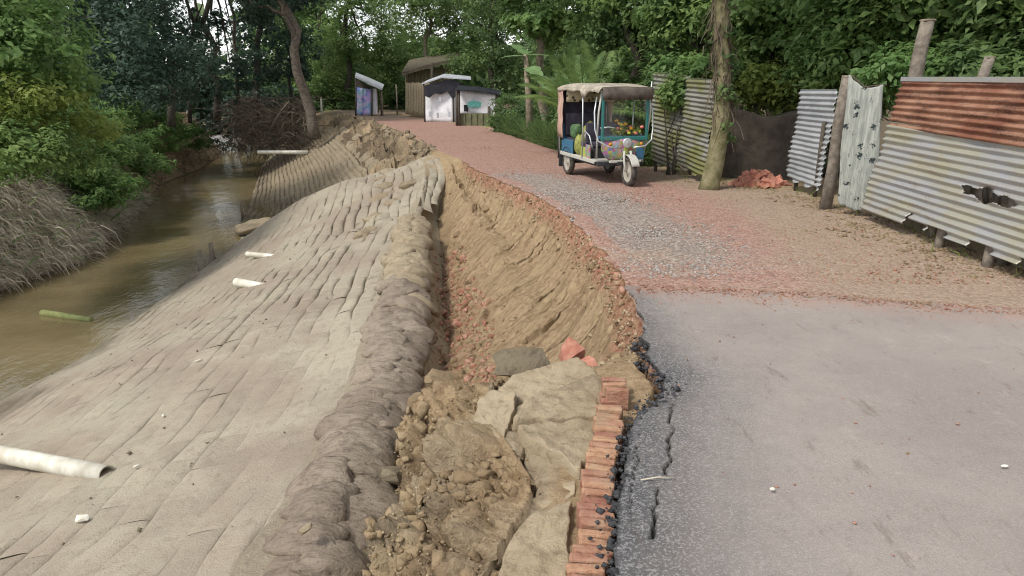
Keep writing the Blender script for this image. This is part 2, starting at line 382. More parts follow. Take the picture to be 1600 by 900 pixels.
# ------------------------------------------------------------------ terrain lines: (y: x, z)
WATER_Z = -2.5
def line(pts):
    a = np.array(pts, float)
    def f(y):
        y = np.asarray(y, float); X = 0; Z = 0; ks = (-0.035, -0.015, 0, 0.015, 0.035)
        for k in ks:
            yy = y + k * np.maximum(np.abs(y), 2.0)
            X = X + np.interp(yy, a[:, 0], a[:, 1]); Z = Z + np.interp(yy, a[:, 0], a[:, 2])
        return X / len(ks), Z / len(ks)
    return f
LN = {}
LN['C'] = line([(-8, -11.2, -2.5), (14.9, -10.9, -2.5), (17.7, -10.6, -2.5), (25, -12.9, -2.5), (32, -15, -2.5), (37, -15.4, -2.5), (45, -17.4, -2.5), (60, -25, -2.5), (90, -45, -2.5)])
LN['E'] = line([(-8, -7.4, -2.5), (9.6, -7.25, -2.5), (11, -7.02, -2.5), (14.5, -7.2, -2.5), (20, -7.5, -2.5), (21.2, -8.0, -2.5), (23.7, -8.75, -2.5), (31, -10.8, -2.5), (38, -12.8, -2.5), (46, -14.6, -2.5), (60, -21, -2.5), (90, -40, -2.5)])
LN['F'] = line([(-8, -1.8, -.93), (3.9, -1.65, -.93), (4.75, -1.55, -.93), (6.4, -1.55, -.93), (8.7, -1.75, -.93), (11, -1.95, -.9), (12.7, -2.0, -.8), (14.2, -1.95, -.62), (16, -2.1, -.45), (18.5, -2.4, -.28), (20, -2.9, -.32), (21.2, -3.6, -1.15), (23, -4.2, -1.25), (26, -5.2, -1.1), (31, -6.9, -.8), (38, -9.6, -.5), (46, -12.6, -.4), (60, -19, -.4), (90, -38, -.4)])
LN['G'] = line([(-8, -1.25, -.83), (3.8, -1.2, -.83), (5.9, -1.17, -.83), (7.5, -1.25, -.81), (9.7, -1.42, -.7), (12.3, -1.73, -.6), (14, -1.8, -.48), (16, -1.9, -.35), (18.5, -2.15, -.15), (20, -2.6, -.2), (21.2, -3.2, -.75), (23, -3.7, -.8), (26, -4.7, -.6), (31, -6.3, -.4), (38, -9.0, -.2), (46, -12.2, -.2), (60, -18.5, -.2), (90, -37.5, -.2)])
LN['H'] = line([(-8, -.85, -.98), (4, -.86, -.98), (4.6, -.9, -.98), (6.4, -.96, -1.05), (8, -.9, -1.12), (11.2, -1.22, -1.1), (14, -1.72, -.85), (16, -1.72, -.55), (17.7, -1.75, -.3), (18.5, -1.9, -.1), (20, -2.35, -.1), (21.2, -2.9, -.5), (23, -3.3, -.5), (26, -4.3, -.3), (31, -5.9, -.2), (38, -8.5, -.1), (46, -11.9, -.1), (60, -18.1, -.1), (90, -37, -.1)])
LN['V'] = line([(-8, -.75, -1.0), (4, -.8, -1.0), (5, -.85, -1.05), (6.4, -.85, -1.2), (8.6, -.75, -1.35), (10.2, -1.0, -1.35), (13, -1.25, -1.2), (15.1, -1.55, -.85), (17, -1.5, -.4), (18.5, -1.75, -.06), (20, -2.2, -.05), (21.2, -2.65, -.25), (23, -3.05, -.25), (26, -3.95, -.15), (31, -5.6, -.1), (38, -8.1, -.05), (46, -11.6, -.05), (60, -17.8, -.05), (90, -36.5, -.05)])
LN['M'] = line([(-8, -.25, -.16), (2.2, -.22, -.16), (2.7, -.15, -.16), (3.25, 0.1, -.17), (3.55, 0.12, -.17), (3.9, 0.0, -.16), (4.45, -.22, -.2), (5.0, -.12, -.22), (5.3, -.02, -.3), (5.7, 0.15, -.8), (6.5, 0.30, -.8), (8.5, 0.22, -.65), (10.2, -.05, -.62), (13, -.5, -.55), (15.1, -1.0, -.36), (17, -1.25, -.2), (18.5, -1.65, -.02), (20, -2.1, -.02), (21.2, -2.5, -.1), (23, -2.9, -.1), (26, -3.75, -.06), (31, -5.4, -.05), (38, -7.9, -.03), (46, -11.3, -.03), (60, -17.5, -.03), (90, -36, -.03)])
LN['S'] = line([(-8, .3, 0), (1.5, .36, 0), (2.54, .41, 0), (2.95, .48, 0), (3.41, .58, 0), (3.85, .68, 0), (4.15, .80, 0), (4.4, .98, 0), (4.85, .99, 0), (5.7, 1.07, 0), (6.65, 1.11, 0), (7.24, 1.13, 0), (8.4, 1.04, 0), (9.8, .86, 0), (11.95, .5, 0), (13.4, 0.0, 0), (15.5, -.65, 0), (18.8, -1.6, 0), (20, -1.95, 0), (24.4, -3.15, 0), (31.1, -5.25, 0), (37.1, -7.6, 0), (46, -11, 0), (60, -17.2, 0), (90, -35.6, 0)])
# right hand road edge
LN['R'] = line([(-8, 5.2, 0), (7.4, 5.2, 0), (10, 5.2, 0), (11, 5.05, 0), (12.5, 4.9, 0), (13.6, 4.2, 0), (15.3, 3.2, 0), (20, 1.3, 0), (27.4, -.4, 0), (31, -1.7, 0), (34.4, -3.6, 0), (38, -5.6, 0), (46, -8.6, 0), (60, -14, 0), (90, -32, 0)])
def s_edge(y):
    x, z = LN['S'](y)
    k = np.clip(np.asarray(y) / 8.0, 0.5, 1.6)
    near = 1 - sst(3.7, 4.3, np.asarray(y))
    n = (0.10 * fbm(np.asarray(y) * 1.4, np.zeros_like(y), o=3, seed=3) + 0.07 * fbm(np.asarray(y) * 5.5, np.zeros_like(y), o=4, seed=8, g=0.7)) * (1 - 0.72 * near) * k
    return x + n, z
ys = [1.5]
while ys[-1] < 70: ys.append(ys[-1] + (0.0042 if ys[-1] < 6 else 0.0036 if ys[-1] < 13.5 else 0.0085) * ys[-1] + 0.0015)
YS = np.concatenate([np.linspace(-8, 1.35, 12), np.array(ys), np.array([75, 82, 90])])
NY = len(YS)
def slope_dz(x, y, t):
    t = np.minimum(t, 1.0)
    z = 0.14 * np.sin(PI * t) * (1 - sst(19, 21, y)) + (0.05 * fbm(x * .9, y * .7, o=3, seed=21) - 0.05) * np.minimum(1, t * 8)
    z = z + .34 * np.exp(-((y - 18.7) / 1.7) ** 2) * np.sin(PI * t) ** .8 * (1 - sst(19.4, 20.6, y))
    z = z + .16 * fbm(x * 1.5, y * 1.1, o=3, seed=29) * sst(11.5, 13.5, y) * (1 - sst(19, 20, y)) * sst(.55, .8, t) * (1 - sst(.97, 1.0, t) * .5)
    return z - .42 * np.sin(PI * np.minimum(t, 1)) * sst(20.2, 21, y) * (1 - sst(25, 30, y))
def lerp_cols(a, b, n, power=None):
    t = np.linspace(0, 1, n, endpoint=False)
    if power: t = power(t)
    return (a[0][:, None] * (1 - t) + b[0][:, None] * t, a[1][:, None] * (1 - t) + b[1][:, None] * t, np.broadcast_to(t, (NY, n)))

def build_ground():
    L = {k: LN[k](YS) for k in 'CEFGHVM'}; S = s_edge(YS); S = (S[0], S[1] - 0.06 * (1 - sst(6.2, 7.0, YS)) - 0.08 * (1 - sst(4.2, 4.8, YS)))
    B = (L['C'][0] - 2.0 - 0.5 * fbm(YS * .3, YS * 0, o=3, seed=4), np.full(NY, 0.05) + 0.35 * fbm(YS * .25, YS * 0, o=3, seed=6))
    A = (L['C'][0] - 60, np.full(NY, 1.2))
    D = ((L['C'][0] + L['E'][0]) / 2, np.full(NY, -3.4))
    segs = [('A', A, B, 14, lambda t: 1 - (1 - t) ** 2.5), ('B', B, L['C'], 36, None), ('C', L['C'], D, 8, None), ('D', D, L['E'], 8, None),
            ('E', L['E'], L['F'], 56, None), ('F', L['F'], L['G'], 18, None), ('G', L['G'], L['H'], 18, None), ('H', L['H'], L['V'], 10, None),
            ('V', L['V'], L['M'], 100, None), ('M', L['M'], S, 66, lambda t: t)]
    X, Z, SEG, T = [], [], [], []
    for k, a, b, n, pw in segs:
        x, z, t = lerp_cols(a, b, n, pw); X.append(x); Z.append(z); T.append(t); SEG += [k] * n
    X.append(S[0][:, None]); Z.append(S[1][:, None] - 0.0); T.append(np.ones((NY, 1))); SEG.append('S')
    X = np.concatenate(X, 1); Z = np.concatenate(Z, 1); T = np.concatenate(T, 1); SEG = np.array(SEG)
    Y = np.broadcast_to(YS[:, None], X.shape).copy()
    is_ = lambda s: np.isin(SEG, list(s))[None, :] * 1.0
    near = (1 - sst(5.0, 5.6, Y))                       # the slumped shoulder block
    pit = sst(5.0, 5.6, Y) * (1 - sst(16.5, 18.5, Y))   # the open scarp
    # slope bulge
    Z += is_('E') * (slope_dz(X, Y, T) - .015)
    # left bank
    Z += is_('AB') * (0.35 * fbm(X * .6, Y * .5, o=4, seed=31)) * np.where(is_('B') > 0, 1 - T, 1)
    # scarp: streaks running down the fall line, crumbs at the lip
    scm = is_('VM') * pit
    tt = np.where(SEG[None, :] == 'V', T * .5, .5 + .5 * T)
    fall = Y - 0.85 * (X - S[0][:, None])
    edge = np.minimum(1, (1 - tt) * 9) * np.minimum(1, tt * 5)
    st = 0.12 * fbm(fall * 2.6, tt * .9, o=2, seed=41) + 0.085 * fbm(fall * 7, tt * 1.5, o=2, seed=43, g=0.6)
    rid = np.abs(fbm(fall * 3.6, tt * 1.2, o=2, seed=45)); st -= 0.13 * np.clip(0.16 - rid, 0, 1) / 0.16 * sst(.25, .8, tt)
    crumb = 0.09 * fbm(X * 9, Y * 9, o=4, seed=47, g=.7) * sst(.6, .97, tt) + .022 * fbm(X * 14, Y * 14, o=3, seed=48, g=.7)
    toe = (0.16 * fbm(X * 2.6, Y * 2.6, o=4, seed=49) + 0.10 * np.abs(fbm(X * 8, Y * 6, o=3, seed=50))) * (1 - sst(.12, .42, tt))
    dz = scm * edge * (st * 0.62 + crumb + toe + .05 * fbm(X * 4, Y * 4, o=3, seed=52))
    # concave lip, steeper at the top of the scarp
    dz -= scm * 0.20 * np.sin(PI * np.clip((tt - .45) / .55, 0, 1)) * (tt > .45)
    X += scm * edge * 0.5 * st
    # shoulder block: plates with cracks, then crumbling face
    top = is_('M') * near
    d1, d2, cid = worley(X * 1.9 + 0.15 * fbm(X * 3, Y * 3, o=2, seed=5), Y * 1.7 + 0.15 * fbm(X * 3, Y * 3, o=2, seed=6), seed=61)
    crack = 1 - sst(0.0, 0.055, d2 - d1)
    inner = np.clip((S[0][:, None] - X - 0.34) / 0.1, 0, 1)      # keep the brick course level
    dz += top * inner * (cid * 0.05 - 0.12 * crack + 0.022 * fbm(X * 14, Y * 14, o=4, seed=62, g=.65) + 0.035 * fbm(X * 3, Y * 3, o=2, seed=63))
    gap = np.clip(1 - (S[0][:, None] - X) / 0.085, 0, 1)
    dz -= top * 0.34 * sst(0.1, 0.9, gap) * (1 - is_('S'))
    dz -= top * sst(0.3, 0.0, T) * 0.05 * (1 + fbm(X * 9, Y * 9, o=3, seed=64))
    face = is_('V') * near
    e2 = np.minimum(1, T * 3) * np.minimum(1, (1 - T) * 6)
    wx = X + .05 * fbm(X * 5, Y * 5, o=3, seed=65); wy = Y + .05 * fbm(X * 5 + 7, Y * 5, o=3, seed=68)
    rel_ = 0.22 * fbm(X * 1.8, Y * 1.8, o=3, seed=67) + 0.22 * np.sin(PI * T)
    for sc_, am_, sd_ in ((3.4, .12, 66), (8.0, .065, 69), (17.0, .022, 73)):
        w1, w2, wc = worley(wx * sc_, wy * sc_ * .9, seed=sd_)
        rel_ = rel_ + am_ * wc - am_ * .9 * (1 - sst(0, .16, w2 - w1))
    rel_ = rel_ + .03 * fbm(X * 30, Y * 30, o=3, seed=70, g=.7)
    fd = face * np.clip(e2 + .15, 0, 1) * rel_
    dz += fd * .72; X = X - fd * .62
    # ragged clods beyond the hump on the far bank
    farm = is_('FGHVM') * sst(19.6, 20.6, Y) * (1 - sst(36, 44, Y))
    f1, f2, fc = worley(X * 1.6, Y * 1.3, seed=71)
    dz += farm * (0.22 * fc + 0.42 * fbm(X * 1.6, Y * 1.0, o=5, seed=72, g=.7) - .35 * np.clip(.14 - np.abs(fbm(X * 1.1, Y * .8, o=3, seed=74)), 0, 1) / .14) * np.where(SEG[None, :] == 'M', 1 - T, 1)
    # general fine relief
    dz += is_('EFGH') * 0.012 * fbm(X * 8, Y * 8, o=3, seed=81)
    Z += dz
    # material zones
    zr = np.zeros_like(X); zg = np.zeros_like(X); zb = np.zeros_like(X)
    zr += scm * (sst(.80, .97, tt) * .85 + (1 - sst(.10, .34, tt)) * .48 * sst(6.5, 8.0, Y) * (1 - sst(12.0, 13.5, Y)))
    zr += scm * sst(.35, .8, tt) * 0.9 * np.exp(-((Y - 5.6) / .35) ** 2)
    zr += is_('S') * .9
    zg += is_('EF') * 1.0 + is_('GH') * .55
    zg += face * np.clip(fbm(X * 1.7, Y * 1.7, o=3, seed=93) + .15, 0, .5); zg += top * inner * .6; zb += top * inner * crack * .7
    zg = np.where((Y > 20.5) & np.isin(SEG, list('FGHVM'))[None, :], .25, zg)
    zb += is_('ACD') * 1.0 + is_('B') * .15
    zb += face * np.clip(fbm(X * 2.6, Y * 2.6, o=4, seed=91) * 1.2 - .12, 0, .5)
    zb += top * sst(0.35, .9, gap) * .8
    zb += farm * np.clip(fbm(X * 1.3, Y * 1.0, o=4, seed=92) * 1.6 + .25, 0, .85)
    zb += is_('EFGHVM') * sst(38, 48, Y) * .6
    zr = zr * (Y > 4.6)
    FL = np.stack([fall, tt * 2.2, 0 * X, 0 * X + 1], -1).reshape(-1, 4); ZM = np.stack([scm, 0 * X, 0 * X, 0 * X + 1], -1).reshape(-1, 4)
    A4 = np.stack([zr, zg, np.clip(zb, 0, 1), np.ones_like(zr)], -1)
    o = obj_np('ground', np.stack([X, Y, Z], -1).reshape(-1, 3), grid_faces(*X.shape)[:, ::-1], MAT['ground'], smooth=True, attrs={'zone': A4.reshape(-1, 4), 'flow': FL, 'zone_more': ZM})
    tag(o, 'collapsed tan earth bank falling from road edge to the muddy stream', 'ground', kind='structure')
    return S
S_EDGE = build_ground()

def asphalt_far(X):
    return 6.74 - 0.085 * (X - 1.1) - 0.05 * (X - 1.1) ** 2 + 0.09 * fbm(X * 2.2, X * 0, o=5, seed=112, g=.7)
def build_road():
    Rr = LN['R'](YS); S = S_EDGE
    t = np.concatenate([np.linspace(0, .2, 16, endpoint=False), np.linspace(.2, 1, 34)])
    X = S[0][:, None] * (1 - t) + Rr[0][:, None] * t; Y = np.broadcast_to(YS[:, None], X.shape); Z = np.zeros_like(X)
    d = (X - S[0][:, None])
    w_ = sst(0, 0.12, d)
    Z = w_ * (0.018 * fbm(X * 1.2, Y * 1.2, o=3, seed=101) + 0.012 * fbm(X * 7, Y * 7, o=3, seed=102))
    far = asphalt_far(X); Z = Z * sst(-.1, .3, Y - far) + 0.004 - .07 * (1 - sst(-.45, -.1, Y - far)); Z = np.where(d < 1e-6, S[1][:, None], Z); Z = np.where((d > 1e-6) & (d < .12) & (Y < 7), np.minimum(Z, S[1][:, None]), Z)
    q = LN['S'](YS)[0][:, None]
    # red chips in the wheel tracks, grey stone along the broken edge, brown soil by the fence
    red = 0.78 - 0.72 * np.exp(-((X - q - .75) / .75) ** 2) * sst(6.5, 8.5, Y) * (1 - sst(13, 17, Y)) + .12 * sst(17, 20, Y)
    red = np.where(d < .22, .8, red)
    soil = sst(2.6, .5, Rr[0][:, None] - X) * (1 - sst(14, 17, Y)) * 1.0 + .5 * (1 - sst(6, 14, Y)) + 0.9 * sst(31, 38, Y)
    A4 = np.stack([red, np.clip(soil, 0, 1), 0 * X, 0 * X + 1], -1)
    o = obj_np('road', np.stack([X, Y, Z], -1).reshape(-1, 3), grid_faces(*X.shape)[:, ::-1], MAT['road'], smooth=True, attrs={'zone': A4.reshape(-1, 4)})
    tag(o, 'unsurfaced road of crushed red brick chips and grey gravel bending away', 'road', kind='structure')
    # ground right of the road
    t = np.linspace(0, 1, 40) ** 2
    X = Rr[0][:, None] + t * 70; Z = 0.06 * fbm(X * .8, Y[:, :1] * .8, o=3, seed=103) * sst(0, .5, t * 70) + 0 * X
    Y2 = np.broadcast_to(YS[:, None], X.shape)
    zb = sst(.4, 1.6, t * 70)[None, :] * .8 + 0 * X
    A4 = np.stack([0 * X + .15, 0 * X + .2, zb, 0 * X + 1], -1)
    o = obj_np('verge', np.stack([X, Y2, Z], -1).reshape(-1, 3), grid_faces(*X.shape)[:, ::-1], MAT['ground'], smooth=True, attrs={'zone': A4.reshape(-1, 4)})
    tag(o, 'bare brown soil verge running behind the tin fence', 'ground', kind='structure')
build_road()

def build_asphalt():
    yy = np.concatenate([np.linspace(-6, 1.6, 10, endpoint=False), np.arange(1.6, 6.9, 0.016)])
    n = len(yy); xs, _ = s_edge(yy)
    xs = xs + 0.012 * fbm(yy * 30, yy * 0, o=3, seed=111)
    t = np.concatenate([np.linspace(0, .28, 120, endpoint=False), np.linspace(.28, 1, 40)])
    xr = np.full(n, 5.15)
    X = xs[:, None] * (1 - t) + xr[:, None] * t
    # far end line, slightly curved and ragged
    far = asphalt_far(X)
    Y = np.minimum(np.broadcast_to(yy[:, None], X.shape), far)
    d = X - xs[:, None]
    Z = 0.014 + 0.012 * fbm(X * .8, Y * .8, o=2, seed=113) + 0.0035 * fbm(X * 9, Y * 9, o=3, seed=115)
    Z -= 0.012 * sst(.35, 0.0, far - Y)
    brk = np.exp(-((Y - 4.28) / .18) ** 2)                # broken notch sags
    Z -= (0.03 + .06 * brk) * sst(.45, 0, d) * sst(5.2, 4.6, Y)
    Z += (0.012 * fbm(X * 16, Y * 16, o=3, seed=114, g=.7)) * sst(.22 + .25 * np.exp(-((Y - 4.4) / .3) ** 2), .05, d)
    # cracks
    def crack(pts, wid, dep):
        nonlocal Z, crk
        a = np.array([P(px, py, 0)[:2] for px, py in pts])
        o_ = np.argsort(a[:, 1]); cx = np.interp(Y, a[o_, 1], a[o_, 0]) + 0.035 * fbm(Y * 9, Y * 0, o=3, seed=len(pts))
        m = (Y > a[:, 1].min()) & (Y < a[:, 1].max())
        ww = wid * (0.45 + .75 * np.abs(fbm(Y * 5, Y * 0, o=2, seed=77)))
        k = np.clip(1 - np.abs(X - cx) / ww, 0, 1) * m
        Z -= dep * sst(0, .6, k); crk = np.maximum(crk, sst(0, .5, k))
    crk = np.zeros_like(X)
    crack([(1055, 620), (1050, 650), (1047, 700), (1046, 742)], .011, .04)
    crack([(1032, 758), (1022, 800), (1012, 840)], .013, .04)
    crack([(1000, 690), (990, 740), (985, 800)], .006, .02)
    e = .66 * sst(1.35, .0, d + .30 * np.clip(Y - 4.0, 0, 2.2)) + .25 * sst(.5, 0, d)
    A4 = np.stack([np.clip(e, 0, 1), np.clip(crk + sst(.02, .0, d) * .8 * (Y < 5.5), 0, 1), sst(.75, .0, far - Y), 0 * X + 1], -1)
    V = np.stack([X, Y, Z], -1)
    # skirt down the broken edge
    sk1 = V[:, :1].copy(); sk1[..., 2] -= 0.075; sk1[..., 0] += 0.02 + .02 * R.random((n, 1))
    V = np.concatenate([sk1, V], 1); a1 = A4[:, :1].copy(); a1[..., 1] = 1; A4 = np.concatenate([a1, A4], 1)
    o = obj_np('asphalt_road', V.reshape(-1, 3), grid_faces(*V.shape[:2])[:, ::-1], MAT['asphalt'], smooth=True, attrs={'zone': A4.reshape(-1, 4)})
    tag(o, 'dusty grey asphalt slab with a broken cracked edge', 'asphalt', kind='structure')
build_asphalt()

def build_water():
    y = np.linspace(-8, 90, 60); cx = LN['C'](y)[0] - 1.5; ex = LN['E'](y)[0] + 1.2
    t = np.linspace(0, 1, 8); X = cx[:, None] * (1 - t) + ex[:, None] * t
    V = np.stack([X, np.broadcast_to(y[:, None], X.shape), np.full_like(X, WATER_Z)], -1)
    o = obj_np('water', V.reshape(-1, 3), grid_faces(60, 8)[:, ::-1], MAT['water'], smooth=True)
    tag(o, 'muddy brown stream below the sandbag slope', 'water', kind='structure')
build_water()

# ------------------------------------------------------------------ sandbag revetment
def slope_pt(y, t):
    """point on the bag slope: t=0 water edge, t=1 under the crest"""
    ex, ez = LN['E'](y); fx, fz = LN['F'](y)
    gx, gz = LN['G'](y); vx, vz = LN['V'](y); tc = np.minimum(t, 1); x = ex * (1 - tc) + fx * tc; z = ez * (1 - tc) + fz * tc
    k1 = np.clip((t - 1) / .06, 0, 1); k2 = np.clip((t - 1.06) / .10, 0, 1)
    x = x + (gx - fx) * k1 + (vx - gx) * k2; z = z + (gz - fz) * k1 + (np.maximum(vz, gz - .12) - gz) * k2
    z = z + slope_dz(x, y, t)
    return x, z
def slope_z(x, y):
    ts = np.linspace(0, 1, 60); xs, zs = slope_pt(np.full(60, y), ts); return float(np.interp(x, xs, zs))
rev = empty('sandbag_revetment', (-4, 9, -2))
tag(rev, 'mud-smeared sandbag slope running down from road edge to the stream', 'sandbags')
inv_rev = np.array([-4, 9, -2])
def slope_bags():
    NR = 23; cells = []
    for r in range(NR + 4):
        y = 1.2 + rnd.random() * .6
        if r >= NR: y += 11.2
        while y < 37:
            L = rnd.uniform(.40, .60) * (1 if y < 20 else 1.7)
            cells.append((y, y + L, r)); y += L - (0.0 if y < 20 else -.05)
    out = []
    for (y0, y1, r) in cells:
        if y0 < 20.2 < y1 or 20.2 < y0 < 21.3: continue
        ns, nt = 10, 9
        s = np.array([0, .025, .07, .2, .4, .6, .8, .93, .975, 1])[:, None]; q = np.array([0, .04, .10, .25, .5, .75, .90, .96, 1])[None, :]
        S2 = np.broadcast_to(s, (ns, nt)); Q2 = np.broadcast_to(q, (ns, nt))
        ym = (y0 + y1) / 2
        # rows wander a little, more near the hump
        y = y0 + (y1 - y0) * (-.004 + 1.008 * S2); tr = r + (Q2 if ym < 20.5 else .025 + .95 * Q2)
        wob = 0.14 * fbm(y * 2.2, tr * .9, o=3, seed=126) + 0.55 * fbm(y * .35, y * 0 + 3.1, o=2, seed=121) + 0.22 * fbm(y * 1.1, tr * .8, o=2, seed=122)
        t = (tr + wob + .35) / (NR - .6)
        if t.mean() > (1.06 if ym < 12.8 or ym > 20 else 1.06 + .10 * float(sst(13.2, 15.5, np.array(ym)))) or t.min() < -.02: continue
        x, z = slope_pt(y, t)
        relf = np.clip(.50 + .45 * sst(7.5, 12, y) * sst(.3, .7, t) + .95 * fbm(x * .6, y * .45, o=4, seed=125), .0, 1.25) * (.8 + .2 * sst(5, 10, y)) * np.clip(.6 + 1.3 * fbm(x * 3.0, y * 2.2, o=2, seed=128), .0, 1.5)
        rel = float(np.clip(.20 + .5 * sst(7, 12, ym) + .35 * fbm([ym * .4], [r * .3], o=2, seed=123)[0] + .3 * sst(.6, 1, t.mean()) * sst(8, 11, ym), .06, 1.1))
        if ym > 20.5: rel = .9; relf = relf * 0 + .95
        hgt = (.062 if ym < 20.5 else .06) * rel + rnd.uniform(-.006, .008)
        eq = np.clip(np.minimum(Q2, 1 - Q2) / .10, 0, 1); es = np.clip(np.minimum(S2, 1 - S2) / .06, 0, 1)
        pil = (1 - np.abs(2 * Q2 - 1) ** 2.4) ** .8
        if ym < 20.5: prof = (.5 * pil + .5 * eq ** .8) * (1 - rnd.choice((.1, .2, .35, .5)) * (1 - es ** .8))
        else: prof = pil * (1 - .5 * (1 - es))
        sag = 0.02 * rel * fbm(x * 6, y * 6, o=2, seed=124) * np.clip(relf, 0, 1)
        und = .022 * fbm(x * 2.2, y * 1.6, o=4, seed=127)
        z = z + .030 + und - (.030 if ym < 20.5 else .05) * (1 - prof) * relf + hgt * .5 * prof * relf + sag * prof + rnd.uniform(-.5, .5) * .03 * relf * (Q2 - .5)
        size = (y1 - y0) * .3 / max(ym, 2) ** 2 * (ym > 2.6)
        out.append((size, ym, np.stack([x, y, z], -1)))
    out.sort(key=lambda a: -a[0])
    fc = grid_faces(10, 9)[:, ::-1]
    for i, (sz, ym, V) in enumerate(out[:290]):
        obj_np('sandbag', V.reshape(-1, 3) - inv_rev, fc, MAT['bag'], rev, smooth=True)
    for nm, mt, sel in (('more_sandbags', MAT['bag'], [o_ for o_ in out[290:] if o_[1] < 20.5]), ('far_sandbags', MAT['bag_far'], [o_ for o_ in out[290:] if o_[1] >= 20.5])):
        Vs = np.concatenate([V.reshape(-1, 3) for _, _, V in sel]) - inv_rev
        F = np.concatenate([fc + i * 90 for i in range(len(sel))])
        tag(obj_np(nm, Vs, F, mt, rev, smooth=True), kind='stuff')
slope_bags()

def blob(rx, ry, rz, nu=14, nv=9, amp=.12, fr=2.2, seed=0, sq=2.6):
    """a filled bag or clod: superellipsoid with lumps"""
    u = np.linspace(0, 2 * PI, nu, endpoint=False)[None, :]; v = np.linspace(-PI / 2 * .985, PI / 2 * .985, nv)[:, None]
    pw = lambda a, e: np.sign(a) * np.abs(a) ** e
    e = 2 / sq
    X = pw(np.cos(v), e) * pw(np.cos(u), e); Y = pw(np.cos(v), e) * pw(np.sin(u), e); Z = pw(np.sin(v), e) * np.ones_like(u)
    nn = fbm(X * fr + seed * 3.7, Y * fr + seed * 1.9, Z * fr, o=3, seed=seed)
    k = 1 + amp * nn
    V = np.stack([X * rx * k, Y * ry * k, Z * rz * k], -1).reshape(-1, 3)
    F = [tuple(f) for f in grid_faces(nv, nu, 0, True)] + [tuple(range(nu))[::-1], tuple(range((nv - 1) * nu, nv * nu))]
    return V, F
def blob_obj(name, V, F, mat, loc, rot, parent=None, smooth=True):
    mb = MB(); M3 = np.array(rot.to_3x3()); mb.add(V @ M3.T, F)
    o = mb.build(name, mat, parent, smooth=smooth); o.location = loc
    return o
def eul(x, y, z): 
    from mathutils import Euler
    return Euler((x, y, z)).to_matrix()
def wrinkle(V, seed, a=.012):
    V = V + a * np.stack([fbm(V[:, 0] * 9, V[:, 1] * 9, V[:, 2] * 9, o=3, seed=seed + k) for k in range(3)], 1)
    V[:, 2] += a * .9 * np.sin(V[:, 1] * 55 + 7 * fbm(V[:, 0] * 5, V[:, 1] * 5, o=2, seed=seed + 5)) * (V[:, 2] > 0)
    return V
def crest_bags():
    # the grey-brown roll of overlapping bags along the crest
    y = 1.9; i = 0
    while y < 13.4:
        gx, gz = LN['G'](np.array([y])); gx = float(gx[0]); gz = float(gz[0])
        g2 = float(LN['G'](np.array([y + .4]))[0][0]); ang = math.atan2(g2 - gx, .4); far_ = float(sst(8, 12, np.array(y)))
        for side in (-1, 1):
            wid = rnd.uniform(.19, .29) * (1 - .2 * far_)
            V, F = blob(wid, rnd.uniform(.14, .24), rnd.uniform(.07, .105), 20, 12, .34, 1.9, 300 + i, rnd.uniform(2.2, 3.2))
            V = wrinkle(V, 700 + i)
            V[:, 2] -= .7 * (V[:, 0] + side * .12) ** 2
            m = MAT['bag_grey'] if y < 9.3 + rnd.uniform(-1.2, 1.2) else MAT['bag_tan']
            ox = side * rnd.uniform(.07, .17) + rnd.uniform(-.05, .05)
            blob_obj('crest_sandbag', V, F, m, Vector((gx + ox, y + rnd.uniform(-.06, .06), gz - .035 + (-.16 * ox if ox < 0 else -1.3 * ox * ox) * 1.0 - (.12 * abs(ox) if ox < 0 else 0) + rnd.uniform(-.045, .02))) - Vector(inv_rev),
                     eul(rnd.uniform(-.15, .25), (side * rnd.uniform(.05, .38) if side > 0 else rnd.uniform(-.12, .1)), -ang + rnd.uniform(-.38, .38)), rev)
            i += 1
        y += rnd.uniform(.15, .24)
    # pale bags heaped over the hump, each row stepping towards the road edge
    for row in range(8):
        for k in range(9):
            if rnd.random() > .14 or k > 5: continue
            a = k / 8
            y = 12.7 + row * .92 + a * .9 + rnd.uniform(-.08, .08)
            x0 = float(LN['F'](np.array([y]))[0][0]) - .75; x1 = float(LN['V'](np.array([y]))[0][0]) + .0
            if y < 14.5: x1 -= .3
            x = x0 + (x1 - x0) * a + rnd.uniform(-.05, .05)
            f_ = float(LN['F'](np.array([y]))[1][0]); g_ = float(LN['G'](np.array([y]))[1][0])
            xF = float(LN['F'](np.array([y]))[0][0])
            z = slope_z(x, y) if x < xF else f_ + (g_ - f_) * min(1, (x - xF) / .3)
            V, F = blob(rnd.uniform(.15, .20), rnd.uniform(.24, .34), rnd.uniform(.06, .09), 16, 9, .28, 1.8, 500 + row * 9 + k, 4.0)
            V = wrinkle(V, 900 + row * 9 + k, .014)
            blob_obj('hump_sandbag', V, F, MAT['bag_tan'], Vector((x, y, z - .005 + rnd.uniform(-.03, .025))) - Vector(inv_rev), eul(rnd.uniform(.0, .22), rnd.uniform(-.15, .15), -.45 - .5 * a + rnd.uniform(-.12, .12)), rev)
crest_bags()
# the lifted slab of bags hanging over the water at the far end
mb = MB()
V, F = blob(.55, .5, .09, 20, 10, .35, 1.9, 77, 3.6); mb.add(V, F)
o = mb.build('sandbag_slab', MAT['bag_tan'], smooth=True); o.location = (-7.55, 21.3, -2.30); o.rotation_euler = (.05, -.16, .5)
tag(o, 'slab of stuck sandbags overhanging the brown water', 'sandbags')

